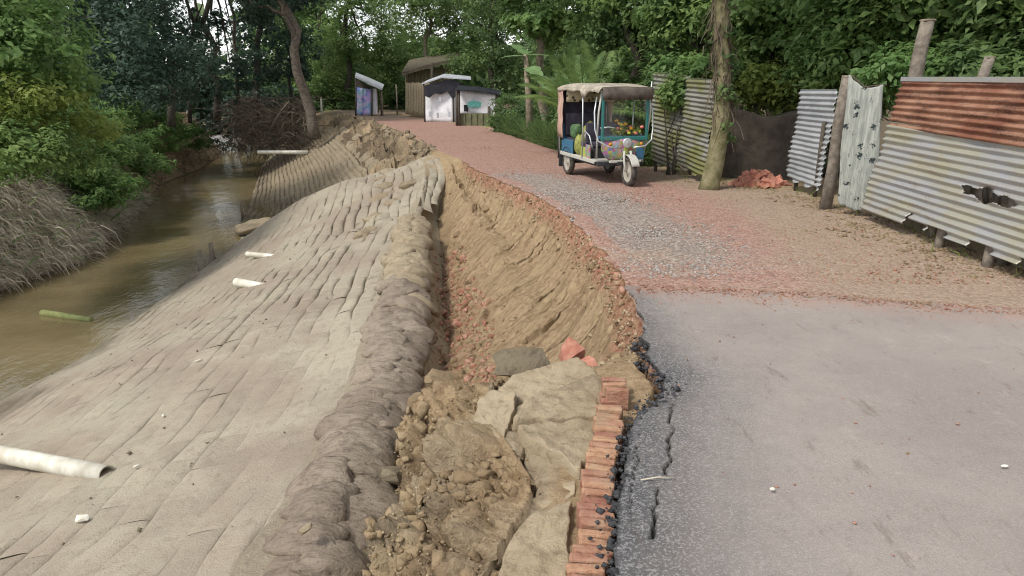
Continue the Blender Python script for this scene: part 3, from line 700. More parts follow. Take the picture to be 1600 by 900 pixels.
# ------------------------------------------------------------------ PVC drain pipes
def pipe(a, b, r, label):
    a, b = Vector(a), Vector(b); d = b - a; L = d.length
    root = empty('drain_pipe', a); q = d.to_track_quat('Z', 'Y').to_matrix()
    mb = MB(); mb.lathe([(r, 0), (r, L * .5), (r, L), (r * .88, L), (r * .88, L - .25)], n=24, rot=q); w1 = mb.build('tube', MAT['pvc'], root, smooth=False)
    for p in w1.data.polygons: p.use_smooth = abs(p.normal.dot(d.normalized())) < .5
    mb = MB(); mb.lathe([(r * .88, 0.002), (r * .88, L * .5), (r * .88, L - .26), (0.001, L - .26)], n=20, rot=q); mb.build('bore', MAT['pvc_in'], root)
    mb = MB(); mb.lathe([(0.001, -.001), (r * .99, -.001)], n=20, rot=q); mb.build('end', MAT['pvc_in'], root)
    tag(root, label, 'pipe', 'white plastic drain pipes in the slope')
p1 = P(168, 742, -1.36); pipe(P(-60, 698, -1.60), p1, .082, 'long thick white plastic pipe entering at the left edge of the picture')
def pipe2(pa, pb, r, label, z):
    A = P(*pa, z); Bp = P(*pb, z); pipe(A, Bp, r, label)
zz = slope_z(-4.8, 13.5)
pipe2((369, 441), (418, 450), .075, 'short stubby white pipe, middle one of three on the near slope', zz + .12)
zz = slope_z(-5.6, 16.6)
pipe2((386, 397), (447, 403), .055, 'thin white pipe close above the water beyond the stubby one', zz + .12)
zz = -1.3
pipe2((403, 238), (482, 238), .085, 'far white pipe jutting level over the stream by the dark roots', zz)

# ------------------------------------------------------------------ brick edging course
def brick_mesh(name, d, mat, k):
    mb = MB(); mb.box((0, 0, 0), d, jit=.0035); o = None
    me = bpy.data.meshes.new(name); me.from_pydata(np.concatenate(mb.v).tolist(), [], mb.f); me.materials.append(mat)
    return me
edg = empty('brick_edging', (.45, 3.2, -.1)); tag(edg, 'course of orange bricks set on edge between broken asphalt and soil', 'brick edging')
MAT['brick_edge'] = dusty_brick()
bms = [brick_mesh('brick', (.145 + .007 * k, .050, .13), MAT['brick_edge'], k) for k in range(5)]
y = 1.85; i = 0
while y < 4.22:
    cx = float(np.interp(y, [1.5, 2.57, 3.13, 3.72, 4.52], [.20, .315, .405, .515, .68])) + .012 * math.sin(y * 7) + rnd.uniform(-.008, .008)
    o = link(bpy.data.objects.new('brick', bms[i % 5]), edg); o.location = (cx - .45, y - 3.2, -.085 + .1 - .014 + rnd.uniform(-.014, .008))
    o.rotation_euler = (rnd.uniform(-.08, .08), rnd.uniform(-.05, .05), -.16 + rnd.uniform(-.06, .06))
    m = o.modifiers.new('b', 'BEVEL'); m.width = .009; m.segments = 2
    y += .058 + rnd.uniform(0, .008); i += 1
for k in range(6):      # the fallen end of the course: bricks lying flat in a stack
    o = link(bpy.data.objects.new('brick', bms[k % 5]), edg)
    o.location = (.665 - .45 + rnd.uniform(-.015, .015), 4.33 + .085 * (k % 3) - 3.2, .035 - .075 * (k // 3)); o.rotation_euler = (PI / 2 * 0 + rnd.uniform(-.1, .1), rnd.uniform(-.08, .08), -.1 + rnd.uniform(-.1, .1))
    m = o.modifiers.new('b', 'BEVEL'); m.width = .007; m.segments = 2

# ------------------------------------------------------------------ fallen clods, slabs and brick lumps in the slump
def clod(name, loc, r, rot, mat, label, cat, group=None, seed=0, n=34, rough=.06, boxy=.5, **k):
    """angular broken lump: hull of random points, roughened"""
    rr = np.random.default_rng(seed + 400); d = rr.uniform(-1, 1, (n, 3)); nd = d / np.linalg.norm(d, axis=1, keepdims=True)
    p = (d * boxy + nd * (1 - boxy)) * np.array(r); p = p @ np.array(eul(*rot)).T
    bm = bmesh.new(); vs_ = [bm.verts.new(q) for q in p]; bmesh.ops.convex_hull(bm, input=vs_)
    bmesh.ops.delete(bm, geom=[v for v in bm.verts if not v.link_faces], context='VERTS')
    bmesh.ops.subdivide_edges(bm, edges=bm.edges[:], cuts=2, use_grid_fill=True)
    for v in bm.verts:
        c = np.array(v.co); o_ = fbm(c[:1] * 14 + seed, c[1:2] * 14, c[2:3] * 14, o=3, seed=seed)[0]
        v.co = v.co * (1 + rough * 2.2 * float(o_))
    me = bpy.data.meshes.new(name); bm.to_mesh(me); bm.free(); me.materials.append(mat)
    o = link(bpy.data.objects.new(name, me)); o.location = loc; return tag(o, label, cat, group)
clod('soil_slab', P(815, 568, -.24), (.25, .16, .06), (.6, .1, .12), MAT['clod_grey'], 'dark grey tilted soil slab on the rim of the slump', 'soil', seed=1, boxy=.55, rough=.11, n=22)
clod('brick_lump', P(895, 552, -.22), (.10, .10, .10), (.3, .2, .3), MAT['brick_red'], 'squarish red brick lump beside the grey soil slab', 'brick lump', seed=2, boxy=.9, rough=.03)
clod('brick_lump', P(922, 575, -.20), (.075, .13, .045), (.7, -.5, .4), MAT['brick_red'], 'split red brick slab tilted at the end of the edging course', 'brick lump', seed=3, boxy=.95, rough=.03)
for k, (px, py, z, r, m, lab) in enumerate([
    (690, 600, -.75, (.17, .14, .10), 'clod', 'big pale clod below the dark slab, near the grey bag roll'),
    (655, 632, -.85, (.13, .11, .08), 'clod', 'pale clod wedged against the grey bag roll at mid pit'),
    (620, 745, -.88, (.16, .10, .07), 'clod_grey', 'dark flat clod overhanging beside the bag roll'),
    (660, 655, -.72, (.12, .08, .06), 'clod_grey', 'dark clod ledge above the pale wedge by the roll'),
    (600, 690, -.95, (.12, .08, .05), 'clod', 'small clod lying on the grey bag roll'),
    (735, 690, -.42, (.12, .12, .09), 'clod', 'rounded clod at the upper edge of the crumbling face'),
    (770, 720, -.36, (.14, .10, .09), 'clod_grey', 'dark crumbly clod under the flat cracked block'),
    (850, 740, -.28, (.12, .10, .08), 'clod_grey', 'dark clod below the corner of the cracked block'),
    (600, 830, -.9, (.11, .09, .07), 'clod', 'pale clod at the lower end of the heap'),
    (640, 880, -.8, (.13, .10, .07), 'clod', 'pale clod at the bottom edge of the heap')]):
    clod('earth_clod', P(px, py, z), r, (rnd.uniform(-.5, .5), rnd.uniform(-.5, .5), rnd.uniform(0, 3)), MAT[m], lab, 'clod', 'large clods in the slump', seed=20 + k, boxy=.6)
def soil_plate(poly, z, th, tilt, seed, label):
    pts = np.array([P(px, py, z) for px, py in poly]); c = pts.mean(0); q = pts - c
    dens = []
    for i in range(len(q)):
        a, b = q[i], q[(i + 1) % len(q)]; m = max(2, int(np.linalg.norm(b - a) / .025))
        for k in range(m):
            t_ = k / m; p = a + (b - a) * t_; w_ = float(fbm([p[0] * 16 + seed], [p[1] * 16], o=3, seed=seed)[0]); dens.append(p * (1 + .17 * w_))
    dens = np.array(dens); n = len(dens); rings = [(1.0, -th), (1.02, -th * .5), (1.0, -.03), (.985, -.008), (.96, 0)] + [(q_, 0) for q_ in (.9, .82, .74, .66, .58, .5, .42, .34, .26, .18, .1)]
    V = []
    for sc_, dz_ in rings:
        r_ = dens * sc_; r_[:, 2] = dz_; V.append(r_)
    V = np.concatenate(V + [np.zeros((1, 3))]); w_ = V[:, 2] > -.02
    V[:, 2] += w_ * (.034 * fbm(V[:, 0] * 7 + seed, V[:, 1] * 7, o=4, seed=seed, g=.65) + V[:, 0] * tilt[0] + V[:, 1] * tilt[1]) + ~w_ * (V[:, 0] * tilt[0] + V[:, 1] * tilt[1])
    F = [tuple(f) for f in grid_faces(len(rings), n, 0, True)] + [((len(rings) - 1) * n + i, (len(rings) - 1) * n + (i + 1) % n, len(rings) * n) for i in range(n)]
    mb = MB(); mb.add(V, F); o = mb.build('soil_plate', MAT['plate'], smooth=True); o.location = c
    return tag(o, label, 'soil plate', 'cracked soil plates beside the brick course')
MAT['plate'] = bag_material('pale_cracked_soil', (0.31, 0.245, 0.16), (0.41, 0.335, 0.23), (0.19, 0.14, 0.088))
for k, (poly, z, tl, lab) in enumerate([
    ([(778, 600), (800, 585), (850, 572), (900, 566), (935, 590), (925, 604), (870, 607), (805, 616)], -.13, (.05, .10), 'far thin soil plate just below the dark slab'),
    ([(808, 652), (818, 628), (852, 613), (936, 608), (938, 645), (880, 650)], -.11, (-.03, .05), 'second soil plate, below the thin far one'),
    ([(738, 652), (750, 622), (772, 612), (808, 622), (800, 655), (786, 684), (760, 680)], -.17, (.25, .1), 'tilted soil plate hanging on the heap edge'),
    ([(806, 662), (860, 655), (935, 650), (930, 690), (908, 736), (884, 722), (852, 700), (822, 684)], -.10, (-.04, -.04), 'largest pale soil plate touching the brick course'),
    ([(815, 815), (850, 796), (892, 785), (888, 845), (886, 910), (770, 910), (790, 850)], -.12, (.06, .03), 'nearest soil plate at the bottom edge beside the bricks'),
    ([(862, 760), (902, 742), (898, 780), (850, 792), (838, 780)], -.17, (.2, -.1), 'small sunken soil plate between the large and nearest ones')]):
    soil_plate(poly, z, .12, tl, 31 + k, lab)
def mixed(name, cols):
    t = NT(name); v = t.voro(16, out='Color'); sp = t.n('ShaderNodeSeparateColor'); t.l(v, sp.inputs[0])
    c = t.mix(t.ramp(sp.outputs[0], .2, .5), cols[0], cols[1]); c = t.mix(t.ramp(sp.outputs[1], .55, .8), c, cols[2])
    return t.fin(c, .95, t.noise(60, 4, .6), .01, .9, spec=.1)
MAT['clod_mix'] = mixed('soil_crumb', ((0.17, 0.12, 0.072), (0.29, 0.215, 0.13), (0.40, 0.315, 0.205)))
MAT['brick_mix'] = mixed('brick_crumb', ((0.26, 0.175, 0.10), (0.30, 0.14, 0.095), (0.40, 0.23, 0.165)))
def scatter_lumps(name, pts, rmin, rmax, mat, label, cat, seed):
    rr = np.random.default_rng(seed); V, F = [], []
    base = np.array([[1, 0, 0], [-1, 0, 0], [0, 1, 0], [0, -1, 0], [0, 0, 1], [0, 0, -1]], float)
    bf = np.array([[0, 2, 4], [2, 1, 4], [1, 3, 4], [3, 0, 4], [2, 0, 5], [1, 2, 5], [3, 1, 5], [0, 3, 5]])
    n = len(pts); r = rmin + (rmax - rmin) * rr.random(n) ** 3
    q = rr.normal(size=(n, 3, 3)); q, _ = np.linalg.qr(q)
    sc = r[:, None, None] * (0.6 + .8 * rr.random((n, 6, 1)))
    VV = (base[None] * sc) @ q; VV[..., 2] *= .7
    VV = VV + np.array(pts)[:, None, :] - np.array([0, 0, 1.0]) * (r * .25)[:, None, None]
    FF = bf[None] + (np.arange(n) * 6)[:, None, None]
    o = obj_np(name, VV.reshape(-1, 3), FF.reshape(-1, 3), mat); return tag(o, label, cat, kind='stuff')
def hull_variant(seed):
    rr = np.random.default_rng(seed); d = rr.uniform(-1, 1, (16, 3)); nd = d / np.linalg.norm(d, axis=1, keepdims=True); p = (d * .55 + nd * .45) * np.array([1, .8, .6])
    bm = bmesh.new(); vs_ = [bm.verts.new(q) for q in p]; bmesh.ops.convex_hull(bm, input=vs_)
    bmesh.ops.delete(bm, geom=[v for v in bm.verts if not v.link_faces], context='VERTS'); bmesh.ops.subdivide_edges(bm, edges=bm.edges[:], cuts=1, use_grid_fill=True); bmesh.ops.triangulate(bm, faces=bm.faces[:])
    for v in bm.verts:
        c = np.array(v.co); v.co = v.co * (1 + .22 * float(fbm(c[:1] * 3 + seed, c[1:2] * 3, c[2:3] * 3, o=3, seed=seed)[0]))
    bm.verts.index_update(); V = np.array([v.co[:] for v in bm.verts]); F = np.array([[v.index for v in f.verts] for f in bm.faces]); bm.free(); return V, F
HULLS = [hull_variant(900 + k) for k in range(9)]
def rubble(name, pts, rmin, rmax, mat, label, cat, seed):
    rr = np.random.default_rng(seed); Vs, Fs, n = [], [], 0
    for p in pts:
        V, F = HULLS[rr.integers(0, 9)]; q, _ = np.linalg.qr(rr.normal(size=(3, 3))); r_ = rmin + (rmax - rmin) * rr.random() ** 2.2
        Vs.append((V * r_) @ q + p + np.array([0, 0, -.2 * r_])); Fs.append(F + n); n += len(V)
    return tag(obj_np(name, np.concatenate(Vs), np.concatenate(Fs), mat), label, cat, kind='stuff')
GR = bpy.data.objects['ground']
def surf_samples(o, sel, n, seed):
    """random points on a mesh's vertices picked by a weight function"""
    me = o.data; a = np.empty(len(me.vertices) * 3, np.float32); me.vertices.foreach_get('co', a); a = a.reshape(-1, 3)
    wgt = sel(a); rr = np.random.default_rng(seed); idx = rr.choice(len(a), n, p=wgt / wgt.sum())
    return a[idx] + rr.normal(0, .012, (n, 3)) * np.array([1, 1, .2])
def in_pit(a):
    x, y, z = a.T; s = LN['S'](y)[0]; v = LN['H'](y)[0]
    return ((x > v) & (x < s - .02) & (y > 2.3) & (y < 17)) * 1.0
MAT['clod_face'] = bag_material('crumbly_soil', (0.24, 0.17, 0.10), (0.36, 0.275, 0.17), (0.13, 0.092, 0.056))
rubble('brick_bits', surf_samples(GR, lambda a: in_pit(a) * (a[:, 1] > 6) * (a[:, 1] < 15.5) * ((a[:, 2] < -.95) * (a[:, 1] < 12.5) * .5 + 1.0 * (a[:, 2] > -.10)), 420, 41), .02, .10, MAT['brick_mix'], 'broken brick bits along the lip and foot of the scarp', 'rubble', 42)
rubble('scarp_clods', surf_samples(GR, lambda a: in_pit(a) * (a[:, 1] > 5.2) * (a[:, 1] < 16) * ((a[:, 2] < -.8) * 1.0 + .5 * (a[:, 2] > -.5)), 520, 43), .015, .10, MAT['clod_face'], 'soil clods stuck on the scarp face and gathered at its foot', 'soil', 44)
scatter_lumps('soil_crumbs', surf_samples(GR, lambda a: in_pit(a) * (a[:, 1] < 5.4) * (a[:, 2] < -.2), 7000, 1), .003, .016, MAT['clod_mix'], 'loose soil crumbs over the slumped heap', 'soil', 2)
scatter_lumps('brick_crumbs', surf_samples(GR, lambda a: in_pit(a) * (a[:, 1] > 6) * ((a[:, 2] < -.95) * (a[:, 1] < 12.5) + .6 * (a[:, 2] > -.14)), 1300, 3), .008, .05, MAT['brick_mix'], 'broken red brick crumbs on the floor and lip of the scarp', 'rubble', 4)
scatter_lumps('scarp_crumbs', surf_samples(GR, lambda a: in_pit(a) * (a[:, 1] > 5) * (a[:, 2] > -.28), 2200, 5), .006, .035, MAT['clod_mix'], 'crumbling soil lumps clinging to the upper scarp', 'soil', 6)
rubble('soil_lumps', surf_samples(GR, lambda a: in_pit(a) * (a[:, 1] < 5.4) * (a[:, 2] < -.22), 900, 21), .014, .095, MAT['clod_face'], 'broken fist-sized soil lumps in the slumped heap', 'soil', 22)
rubble('bank_lumps', surf_samples(GR, lambda a: ((a[:, 1] > 20.3) & (a[:, 1] < 34) & (a[:, 0] > LN['F'](a[:, 1])[0]) & (a[:, 0] < LN['S'](a[:, 1])[0])) * 1.0, 450, 23), .03, .17, MAT['bag_far'], 'ragged soil lumps on the far broken bank', 'soil', 24)
yy = R.uniform(2.2, 5.4, 900); xe = s_edge(yy)[0]
scatter_lumps('tar_crumbs', np.stack([xe + R.normal(-.01, .035, 900) + .12 * np.exp(-((yy - 4.4) / .22) ** 2) * R.random(900), yy, np.where(R.random(900) < .5, -.02, -.09)], -1), .006, .03, MAT['tar'], 'black tar crumbs along the broken asphalt edge', 'rubble', 8)
def road_pts(n, y0, y1, seed, bias=1.0):
    rr = np.random.default_rng(seed); y = y0 + (y1 - y0) * rr.random(n) ** bias; s = s_edge(y)[0]; r_ = LN['R'](y)[0]
    return np.stack([s + (r_ - s) * rr.random(n), y, np.full(n, .004)], -1)
scatter_lumps('red_gravel', road_pts(8000, 6.8, 30, 12, 1.6), .005, .022, MAT['brick_mix'], 'loose crushed red brick chips on the road', 'gravel', 13)
ax = R.uniform(1.15, 5.1, 2600); ay = asphalt_far(ax) - np.abs(R.normal(0, .22, 2600)); ax2 = R.uniform(.9, 5, 250); ay2 = R.uniform(2.3, 6.2, 250)
scatter_lumps('asphalt_grit', np.stack([np.concatenate([ax, ax2]), np.concatenate([ay, ay2]), np.full(2850, .017)], 1), .003, .013, MAT['brick_mix'], 'reddish grit strewn over the asphalt towards its far end', 'grit', 15)
gy = R.uniform(7, 15, 7000); gs = LN['S'](gy)[0]
MAT['grey_stone'] = simple('grey_stone', (0.20, 0.18, 0.165), (0.46, 0.42, 0.38), 25, .9, .004)
scatter_lumps('grey_gravel', np.stack([gs + np.abs(R.normal(.7, .5, 7000)), gy, np.full(7000, .004)], -1), .006, .028, MAT['grey_stone'], 'loose grey stone chips along the broken road edge', 'gravel', 14)

# ------------------------------------------------------------------ vegetation tools
def leaf_quads(C, Nrm, size, rr, wid=.5, droop=.25):
    n = len(C)
    Nrm = Nrm / np.maximum(np.linalg.norm(Nrm, axis=1, keepdims=True), 1e-6)
    a = rr.normal(size=(n, 3)); a -= (a * Nrm).sum(1, keepdims=True) * Nrm; a /= np.maximum(np.linalg.norm(a, axis=1, keepdims=True), 1e-6)
    b = np.cross(Nrm, a)
    s = (size * (.45 + 1.1 * rr.random(n) ** 1.5))[:, None]
    p0 = C - a * s * .5; p2 = C + a * s * .5 - Nrm * s * droop * .5; p1 = C + b * s * wid * .5 + Nrm * s * .06 - a * s * .05; p3 = C - b * s * wid * .5 + Nrm * s * .06 - a * s * .05
    V = np.stack([p0, p1, p2, p3], 1).reshape(-1, 3); F = np.arange(4 * n).reshape(n, 4)
    return V, F
def crown_points(blobs, n, rr, clump=.5, per=60, flat=.6):
    """leaf positions in clumps spread through ellipsoids"""
    vol = np.array([b[1][0] * b[1][1] * b[1][2] for b in blobs]) ** .75; k = max(3, n // per)
    pick = rr.choice(len(blobs), k, p=vol / vol.sum())
    c = np.array([b[0] for b in blobs])[pick]; r = np.array([b[1] for b in blobs])[pick]
    d = rr.normal(size=(k, 3)); d /= np.linalg.norm(d, axis=1, keepdims=True)
    rad = rr.random((k, 1)) ** .42
    cc = c + d * rad * r
    cs = clump * (.5 + rr.random(k))
    idx = rr.integers(0, k, n)
    e = rr.normal(size=(n, 3)); e /= np.linalg.norm(e, axis=1, keepdims=True)
    pos = cc[idx] + e * (rr.random((n, 1)) ** .5) * cs[idx][:, None] * np.array([1, 1, flat])
    nrm = e * .55 + d[idx] * .35 + np.array([0, 0, .75]) + rr.normal(0, .3, (n, 3))
    return pos, nrm, cc
def leaves_mesh(name, blobs, n, size, mat, parent, seed, clump=.5, per=60, wid=.5, flat=.6, zmin=None):
    rr = np.random.default_rng(seed); pos, nrm, cc = crown_points(blobs, n, rr, clump, per, flat)
    if zmin is not None: k = pos[:, 2] > zmin; pos = pos[k]; nrm = nrm[k]
    V, F = leaf_quads(pos, nrm, np.full(len(pos), size), rr, wid)
    return obj_np(name, V, F, mat, parent), cc
def limb(mb, a, b, r0, r1, rr, wob=.12, n=6, seg=6):
    a, b = np.array(a, float), np.array(b, float); L = np.linalg.norm(b - a); pts = []
    for i in range(seg + 1):
        t = i / seg; pts.append(tuple(a + (b - a) * t + rr.normal(0, wob * L * .12, 3) * math.sin(PI * t)))
    mb.tube(pts, [r0 + (r1 - r0) * i / seg for i in range(seg + 1)], n)
    return pts
def tree(name, label, base, top, r0, blobs, n, size, leaf, bark, seed, cat='tree', group=None, clump=.5, per=60, wid=.5, limbs=7, flat=.6):
    """base, top in world; blobs [(centre, radii)] in world"""
    rr = np.random.default_rng(seed); b = np.array(base, float); root = empty(name, tuple(base))
    bl = [(np.array(c, float) - b, r) for c, r in blobs]
    mb = MB(); tp = np.array(top, float) - b
    tr = limb(mb, (0, 0, -.15), tp, r0, r0 * .45, rr, .2, 9, 10)
    crown, cc = leaves_mesh('crown', bl, n, size, LEAF[leaf], root, seed, clump, per, wid, flat)
    for k in range(limbs):
        t = tr[rr.integers(len(tr) // 2, len(tr))]; c = cc[rr.integers(0, len(cc))]
        limb(mb, t, c, r0 * .36, r0 * .07, rr, .5, 5, 5)
    mb.build('trunk', MAT[bark], root, smooth=True)
    return tag(root, label, cat, group)
def bush(name, label, base, blobs, n, size, leaf, seed, cat='bush', group=None, clump=.3, per=50, wid=.5, stems=8, flat=.7):
    rr = np.random.default_rng(seed); b = np.array(base, float); root = empty(name, tuple(base))
    bl = [(np.array(c, float) - b, r) for c, r in blobs]
    _, cc = leaves_mesh('foliage', bl, n, size, LEAF[leaf], root, seed, clump, per, wid, flat)
    mb = MB()
    for k in range(stems):
        c = cc[rr.integers(0, len(cc))]; limb(mb, (rr.normal(0, .15), rr.normal(0, .15), -.1), c, .025, .006, rr, .5, 4, 4)
    mb.build('stem', MAT['bark_dark'], root, smooth=True)
    return tag(root, label, cat, group)
def ribbons(name, starts, ends, sag, width, mat, seed, label, cat, seg=3, parent=None, kind='stuff'):
    rr = np.random.default_rng(seed); n = len(starts); t = np.linspace(0, 1, seg + 1)[None, :, None]
    s = np.asarray(starts, float)[:, None, :]; e = np.asarray(ends, float)[:, None, :]
    pts = s * (1 - t) + e * t
    pts[..., 2] -= (np.asarray(sag)[:, None] * 4 * t[..., 0] * (t[..., 0] - 1) * -1) if np.ndim(sag) else sag * 4 * t[..., 0] * (1 - t[..., 0])
    pts += rr.normal(0, .03, pts.shape) * (t * (1 - t) * 4)
    d = np.asarray(ends) - np.asarray(starts); sd_ = rr.normal(size=(n, 3)); sd_ = np.cross(d, sd_); sd_ /= np.maximum(np.linalg.norm(sd_, axis=1, keepdims=True), 1e-6)
    wv = (sd_ * (width * (.5 + rr.random((n, 1)))))[:, None, :] * (1 - .7 * t)
    V = np.stack([pts - wv, pts + wv], 2).reshape(-1, 3)
    q = np.arange(seg)[None, :]; o_ = (np.arange(n) * (seg + 1) * 2)[:, None]
    F = np.stack([o_ + 2 * q, o_ + 2 * q + 1, o_ + 2 * q + 3, o_ + 2 * q + 2], -1).reshape(-1, 4)
    o = obj_np(name, V, F, mat, parent)
    return tag(o, label, cat, kind=kind)

# ------------------------------------------------------------------ left bank vegetation
def bank_x(y): return float(LN['C'](np.array([float(y)]))[0][0])
def LB(px, py, y): return Q(px, py, y)
tree('bank_tree', 'bright green leaning tree at the upper left corner over the stream', (-13.6, 15.5, .1), (-12.4, 14.6, 3.2), .12,
     [(LB(20, 60, 15), (1.5, 1.6, .8)), (LB(-40, -40, 15.5), (2.0, 1.8, 1.2)), (LB(90, 130, 15.5), (.8, 1.2, .45)), (LB(-60, 110, 15), (1.4, 1.5, .8))], 17670, 0.141, 'vivid', 'bark_dark', 201, clump=.38)
tree('dark_bank_tree', 'dark feathery tree behind the leaning one on the far bank', (-15.5, 22, .1), (-15, 22, 6), .16,
     [(LB(190, 40, 22), (1.9, 1.8, 1.6)), (LB(120, -60, 23), (2.6, 2.2, 2.2)), (LB(270, 110, 23), (1.5, 1.5, 1.1)), (LB(180, 130, 21), (1.6, 1.2, .8))], 25916, 0.132, 'blue', 'bark_dark', 202, clump=.5)
bush('bank_bush', 'yellow-green bush on the far bank by the left picture edge', (-12.6, 14.6, 0.2),
     [(LB(30, 150, 14.5), (1.1, 1.3, .45)), (LB(-40, 190, 14), (1.0, 1.4, .7)), (LB(110, 200, 16), (1.0, 1.3, .4))], 10602, 0.108, 'yellow', 203)
rb = random.Random(17); cb = []
for k in range(96):
    y_ = rb.uniform(19, 37); d_ = rb.random(); x_ = bank_x(y_) - 2.3 + 2.7 * d_; z_ = .75 - 2.0 * d_ ** 1.4 + rb.uniform(-.2, .4); r_ = rb.uniform(.35, .95)
    cb.append(((x_, y_, z_), (r_, r_ * 1.2, r_ * rb.uniform(.3, .55))))
bush('creeper_bush', 'vivid green creeper mass spilling down the far bank', (-14, 21, 0.2), cb, 84000, .125, 'vivid', 204, clump=.24, per=40)
bush('creeper_bush', 'dark green creeper on the near left bank under the bright tree', (-12.6, 12.8, 0),
     [(LB(20, 225, 13.8), (1.2, 1.4, .5)), (LB(90, 250, 15.5), (1.0, 1.2, .4)), (LB(-50, 250, 13), (1.2, 1.4, .6))], 11780, 0.100, 'mid', 205, clump=.3)
# dry stalks hanging down the far bank
rr = np.random.default_rng(71); n = 24000
sy = rr.uniform(10, 27, n); cx = LN['C'](sy)[0]; u = rr.random(n)
sx = cx - 2.0 * (1 - u) + rr.normal(0, .12, n); sz = WATER_Z + .15 + 2.5 * (1 - u) ** .9 + rr.normal(0, .15, n)
L = rr.uniform(.15, .7, n)
ex = sx + L * rr.uniform(.2, .9, n); ey = sy + L * rr.normal(0, .7, n); ez = sz - L * rr.uniform(-.35, .9, n)
ribbons('dry_grass', np.stack([sx, sy, sz], 1), np.stack([ex, ey, np.maximum(ez, WATER_Z - .02)], 1), -.06, .0055, MAT['dry'], 72, 'dry grey-brown stalks and roots hanging down the far bank', 'dry grass')
n = 2200; sy = rr.uniform(10, 46, n); cx = LN['C'](sy)[0]; u = rr.random(n)
sx = cx - 1.6 * (1 - u); sz = WATER_Z + .05 + 2.0 * (1 - u); L = rr.uniform(.4, 1.3, n)
ribbons('dead_roots', np.stack([sx, sy, sz], 1), np.stack([sx + L * rr.uniform(-.1, .7, n), sy + L * rr.normal(0, .5, n), np.maximum(sz - L * rr.uniform(-.3, .8, n), WATER_Z - .03)], 1), -.1, .013, MAT['dry_dark'], 73, 'dark dead roots and brushwood along the far water line', 'roots')
n = 2600; sy = rr.uniform(11, 28, n); cx = LN['C'](sy)[0]; u = rr.random(n) ** 1.6; sx = cx - 2.3 * (1 - u) + rr.normal(0, .2, n); sz = WATER_Z + .3 + 2.5 * (1 - u) + rr.normal(0, .15, n); L = rr.uniform(.2, .75, n)
ribbons('bank_weeds', np.stack([sx, sy, sz], 1), np.stack([sx + L * rr.uniform(.1, .9, n), sy + L * rr.normal(0, .6, n), sz + L * rr.uniform(-.5, .5, n)], 1), -.1, .016, LEAF['vivid'], 75, 'ragged green weeds sprouting among the dry stalks of the far bank', 'weeds')
n = 9000; sy = rr.uniform(10, 26, n); cx = LN['C'](sy)[0]; u = rr.random(n); sx = cx - 1.7 * (1 - u) + rr.normal(0, .1, n); sz = WATER_Z + .35 + 2.1 * (1 - u) + rr.normal(0, .12, n); L = rr.uniform(.3, .8, n)
ribbons('matted_grass', np.stack([sx, sy, sz], 1), np.stack([sx + L * rr.uniform(.35, .8, n), sy + L * rr.normal(0, .3, n), np.maximum(sz - L * rr.uniform(.3, .8, n), WATER_Z - .02)], 1), -.12, .008, MAT['dry'], 76, 'pale matted dead grass draped over the far bank', 'dry grass')
# brushwood where the stream turns
n = 2600; a = rr.random(n); by = 33 + 10 * rr.random(n); bx = LN['E'](by)[0] + rr.uniform(-1.2, 2.6, n); bz = rr.uniform(-1.9, .4, n); L = rr.uniform(.5, 1.8, n)
ribbons('brushwood', np.stack([bx, by, bz + .5], 1), np.stack([bx + L * rr.normal(0, .6, n), by + L * rr.normal(0, .3, n), bz + .5 - L * rr.uniform(-.3, .9, n)], 1), -.15, .018, MAT['dry_dark'], 74, 'tangled brown brushwood on the bank where the stream turns', 'brushwood')

# ------------------------------------------------------------------ trees round the bend
def T(name, lab, px, y, ptop, r0, blobs, n, size, leaf, bark, seed, **k):
    b = Q(px, 150, y); bx = b[0]
    gy = {}.get(0)
    tree(name, lab, (bx, y, k.pop('gz', 0.0)), Q(ptop[0], ptop[1], y), r0, [(Q(a, b_, y + dy), r) for a, b_, dy, r in blobs], n, size, leaf, bark, seed, **k)
T('leaning_tree', 'tree with pale leaning trunk on the bank where the stream turns', 488, 33, (425, -60), .26, [(400, -60, 0, (3, 2.5, 1.8)), (470, -70, 1, (2.6, 2, 1.6)), (395, 10, 1, (1.1, 1.2, .7))], 15314, 0.166, 'blue', 'bark_brown', 211, gz=-.6, limbs=8)
T('dark_tree', 'dark slender tree left of the sky gaps over the stream', 262, 32, (240, -120), .17, [(235, 30, 0, (2.0, 2, 2.0)), (290, 80, 0, (1.3, 1.5, 1.2)), (210, -90, 1, (2.4, 2, 1.6)), (240, 140, 1, (1.6, 1.5, 1.0))], 17670, 0.166, 'blue', 'bark_dark', 212)
T('dark_tree', 'dark slender tree with forked trunk between the two sky gaps', 335, 36, (320, -120), .17, [(328, 40, 0, (.6, 1.6, 1.6)), (330, -110, 1, (1.6, 1.6, 1.2)), (350, 130, 1, (1.9, 1.5, 1.1)), (290, 150, 1, (1.5, 1.5, 1.0))], 14136, 0.166, 'blue', 'bark_dark', 213, clump=.35)
T('dark_tree', 'dark tree beside the pale leaning trunk', 400, 40, (385, -120), .2, [(400, 60, 0, (1.6, 1.6, 2.4)), (420, 140, 1, (2.2, 1.5, 1.2)), (440, -40, 1, (3, 2.4, 2.0)), (460, 80, 1, (1.6, 1.6, 1.5))], 18848, 0.183, 'blue', 'bark_dark', 214)
for k, (px, y_, tp, lab) in enumerate(((292, 35, 300, 'thin dark trunk left of the forked tree by the sky gap'), (312, 38, 296, 'thin dark crossing trunk beside the sky gap'), (368, 38, 356, 'thin dark trunk right of the sky gap'), (452, 42, 470, 'thin dark trunk behind the pale leaning tree'))):
    T('slender_tree', lab, px, y_, (tp, -140), .10, [(tp, -110, 0, (1.6, 1.4, 1.0)), (px + 6, 95, 0, (.5, .6, .8))], 2736, 0.168, 'blue', 'bark_dark', 261 + k, limbs=4, clump=.3, group='slender dark trees at the stream bend')
